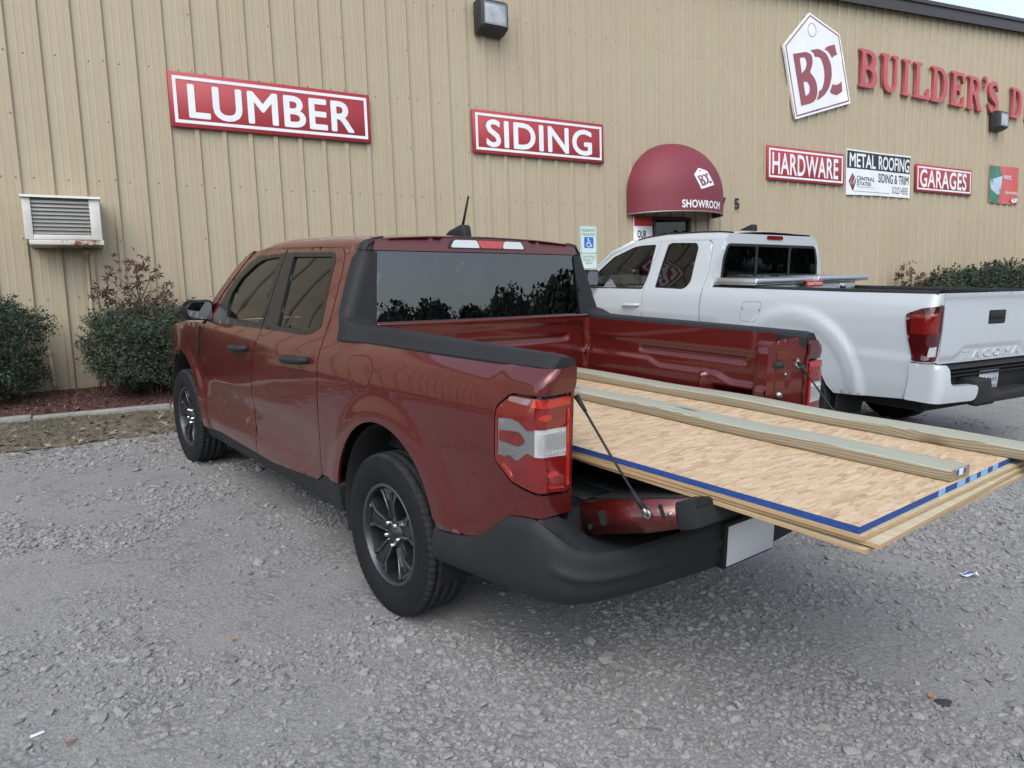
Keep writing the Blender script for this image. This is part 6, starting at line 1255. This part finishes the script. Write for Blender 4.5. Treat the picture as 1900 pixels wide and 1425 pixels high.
# treated boards
def board_mat(name, seed):
    m, nt, b, oc = newmat(name)
    mp = mapping(nt, oc, (1, 1, 1), loc=(seed, seed*2.3, seed*.7)); wob = noise(nt, mapping(nt, mp, (3, .7, 3)), 1.2, 3); mv = node(nt, "ShaderNodeVectorMath", operation='MULTIPLY_ADD'); L(nt, wob.outputs["Color"], mv.inputs[0]); mv.inputs[1].default_value = (.09, .0, .03); L(nt, mp, mv.inputs[2])
    kn = node(nt, "ShaderNodeTexVoronoi"); kn.inputs["Scale"].default_value = 1; L(nt, mapping(nt, mp, (5.0, 1.7, 2)), kn.inputs["Vector"])
    kd = ramp(nt, kn.outputs["Distance"], [(.0, (1, 1, 1)), (.10, (.75, .75, .75)), (.35, (.12, .12, .12)), (.6, (0, 0, 0))])
    sp = node(nt, "ShaderNodeSeparateXYZ"); L(nt, mv.outputs[0], sp.inputs[0])
    ph = math_(nt, 'ADD', math_(nt, 'ADD', math_(nt, 'MULTIPLY', sp.outputs[0], 300), math_(nt, 'MULTIPLY', sp.outputs[2], 620)), math_(nt, 'MULTIPLY', kd, 16))
    g_ = math_(nt, 'ADD', math_(nt, 'MULTIPLY', math_(nt, 'SINE', ph), .5), .5); fi = noise(nt, mapping(nt, mp, (160, 3, 160)), 1, 4, .7); tint = noise(nt, mapping(nt, mp, (8, .8, 8)), 1, 3)
    base = ramp(nt, tint.outputs[0], [(.35, (.37, .42, .355)), (.65, (.43, .43, .345))]); dark = ramp(nt, tint.outputs[0], [(.35, (.20, .235, .185)), (.65, (.25, .205, .13))])
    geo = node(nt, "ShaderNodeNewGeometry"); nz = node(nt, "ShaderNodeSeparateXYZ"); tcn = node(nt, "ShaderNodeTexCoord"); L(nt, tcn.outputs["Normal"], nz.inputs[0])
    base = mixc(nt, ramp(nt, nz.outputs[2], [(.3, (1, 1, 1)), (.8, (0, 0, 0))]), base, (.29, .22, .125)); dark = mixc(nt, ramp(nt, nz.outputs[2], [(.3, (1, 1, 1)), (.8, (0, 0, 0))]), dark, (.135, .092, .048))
    col = mixc(nt, ramp(nt, g_, [(.45, (0, 0, 0)), (.95, (1, 1, 1))]), base, dark); col = mixc(nt, .3, col, ramp(nt, fi.outputs[0], [(.3, (.20, .20, .15)), (.7, (.50, .50, .41))]))
    col = mixc(nt, ramp(nt, kn.outputs["Distance"], [(.05, (1, 1, 1)), (.14, (.0, .0, .0))]), col, (.10, .055, .03)); L(nt, col, b.inputs["Base Color"]); b.inputs["Roughness"].default_value = .8
    bp = node(nt, "ShaderNodeBump"); bp.inputs["Strength"].default_value = .25; bp.inputs["Distance"].default_value = .001; L(nt, g_, bp.inputs["Height"]); L(nt, bp.outputs[0], b.inputs["Normal"]); return m
ENDM = mat("board_end_grain", (.30, .22, .12), .85, var=.35, vscale=60)
def board(p0, p1, wd, th, mt, label, bow, tagged=False, seed=0):
    """p0 front centre, p1 rear centre (x,y,zbottom)"""
    p0 = np.array(p0); p1 = np.array(p1); d = p1-p0; ln = np.linalg.norm(d); n_ = 30; prof_ = rnd([(-wd/2, 0), (wd/2, 0), (wd/2, th), (-wd/2, th)], .006, n=3); rows = []
    ax = d/ln; sx = np.cross(ax, [0, 0, 1.]); sx /= np.linalg.norm(sx)
    root = thing("lumber_board", label, "board", "treated boards on the sheet stack")
    mid = (p0+p1)/2; V = []
    for t in np.linspace(0, 1, n_):
        rows.append([((a_+bow*math.sin(math.pi*t)+.003*math.sin(11*t+seed)+.002*math.sin(23*t)), (t-.5)*ln, z_+.0025*(z_ > .02)*math.sin(17*t+seed)) for a_, z_ in prof_+prof_[:1]])
    c = MB(); c.grid(np.array(rows), 0, True); c.add(rows[0], [tuple(range(len(prof_)))[::-1]], 1); c.add(rows[-1], [tuple(range(len(prof_)))], 1)
    root.matrix_world = TMW @ Matrix(((-sx[0]*-1, ax[0], 0, mid[0]), (sx[1], ax[1], 0, mid[1]), (0, ax[2], 1, mid[2]), (0, 0, 0, 1)))
    c.obj("timber", [mt, ENDM], root)
    if tagged:
        c = MB(); ye = ln/2+.0015
        c.add([(q_[0], ye, q_[1]) for q_ in ((-.042, .012), (.030, .012), (.030, .034), (-.042, .034))], [(0, 1, 2, 3)], 0)
        for x0, x1 in ((-.040, -.022), (.010, .028)): c.add([(q_[0], ye+.001, q_[1]) for q_ in ((x0, .0135), (x1, .0135), (x1, .0325), (x0, .0325))], [(0, 1, 2, 3)], 1)
        c.obj("end_tag", [SIGNW, INKBL], root)
    return root
ZB = ZT+.0015
board((.135, .36, ZB), (.052, -1.86, ZB), .136, .038, board_mat("treated_pine", 1.7), "greenish treated board nearer the camera with a small end tag, lying on the OSB sheet", .012, True)
board((.548, .38, ZB), (.530, -2.06, ZB), .136, .038, board_mat("treated_pine_b", 6.1), "longer treated board nearest the right bed wall, overhanging the OSB sheet", -.006)

# ------------------------------------------------------------------ small litter on the gravel
def on_ground(px, py):
    d = _f+(px-950)/FPX*_r-(py-712.5)/FPX*_u; n = np.array([-GX, -GY, 1.]); t = -(CAM@n)/(d@n); return CAM+t*d
def leaf(px, py, s, col, label, rot, curl=.3):
    p0 = on_ground(px, py); z = float(gz(p0[0], p0[1])+undul(p0[0], p0[1]))+.010; V = []; F = []; n_ = 7
    for i in range(n_):
        t = i/(n_-1)*2-1; w_ = .42*(1-t*t)**.8*(1-.25*t)
        V += [(t*s, -w_*s, curl*s*(t*t)*.6+abs(w_)*s*.35), (t*s, 0, curl*s*t*t*.6), (t*s, w_*s, curl*s*(t*t)*.6+abs(w_)*s*.35)]
    for i in range(n_-1):
        for j in (0, 1): F.append((i*3+j, i*3+j+1, i*3+j+4, i*3+j+3))
    c = MB(); c.add(V, F, 0, True, Matrix.Translation((p0[0], p0[1], z)) @ Matrix.Rotation(rot, 4, 'Z')); c.tube([(p0[0]+math.cos(rot)*s, p0[1]+math.sin(rot)*s, z+.01), (p0[0]+math.cos(rot)*s*1.4, p0[1]+math.sin(rot)*s*1.4, z+.004)], .0012, 5)
    tag(c.obj("fallen_leaf", mat("leaf_%d" % (px), col, .6, var=.25, vscale=60), loc=tuple(p0)), label, "leaf", "fallen leaves on the gravel")
leaf(434, 1189, .017, (.42, .22, .04), "yellow ochre fallen leaf on bare gravel in the left foreground", .2)
leaf(1727, 1297, .020, (.50, .19, .06), "orange fallen leaf beside a dark scrap on the right gravel", .6)
leaf(32, 1134, .018, (.30, .13, .05), "rusty leaf near the left edge of the gravel", 2.2)
leaf(241, 1070, .018, (.36, .15, .06), "orange brown leaf on the gravel left of the red pickup's rear wheel", 1.2)
leaf(193, 1176, .016, (.28, .14, .07), "pale brown leaf in the middle of the left gravel", 2.9)
leaf(130, 1385, .018, (.26, .12, .06), "brown leaf low at the bottom left of the gravel", .9)
leaf(1640, 1290, .012, (.40, .17, .07), "tiny orange leaf up and left of the larger orange leaf", 1.9)
p0 = on_ground(1748, 1308); z = float(gz(p0[0], p0[1])); c = MB()
c.prism(rnd([(-.03, -.012), (.01, -.02), (.04, -.002), (.02, .014), (-.02, .018)], .008), 0, .010, M=Matrix.Translation((p0[0], p0[1], z+.004)) @ Matrix.Rotation(-.4, 4, 'Z') @ Matrix.Rotation(.15, 4, 'X'), bev=.003)
tag(c.obj("bark_scrap", mat("scrap_dark", (.035, .032, .04), .8, var=.4, vscale=60), loc=tuple(p0)), "dark scrap of bark lying beside the orange leaf at lower right", "scrap")
p0 = on_ground(1797, 1069); z = float(gz(p0[0], p0[1])); c = MB(); V = []
for i, t in enumerate(np.linspace(-1, 1, 9)): V += [(t*.045, -.016, .006+.006*math.sin(4*t)), (t*.045+.008, .016, .010+.005*math.cos(5*t))]
Mw = Matrix.Translation((p0[0], p0[1], z+.004)) @ Matrix.Rotation(-.5, 4, 'Z'); c.add(V, [(2*i, 2*i+2, 2*i+3, 2*i+1) for i in range(8)], 0, True, Mw); c.add([(x_, y_*.4+.002, z_+.002) for x_, y_, z_ in V], [(2*i, 2*i+2, 2*i+3, 2*i+1) for i in range(1, 7)], 1, True, Mw)
tag(c.obj("wrapper", [SIGNW, INKBL], loc=tuple(p0)), "small white and blue wrapper on the gravel right of the lumber", "wrapper")
p0 = on_ground(70, 1367); z = float(gz(p0[0], p0[1])); c = MB(); c.box(-.02, .02, -.006, .006, 0, .006, bev=.002, M=Matrix.Translation((p0[0], p0[1], z+.006)) @ Matrix.Rotation(.3, 4, 'Z'))
tag(c.obj("paper_scrap", SIGNW, loc=tuple(p0)), "tiny white scrap of paper at the lower left of the gravel", "scrap")
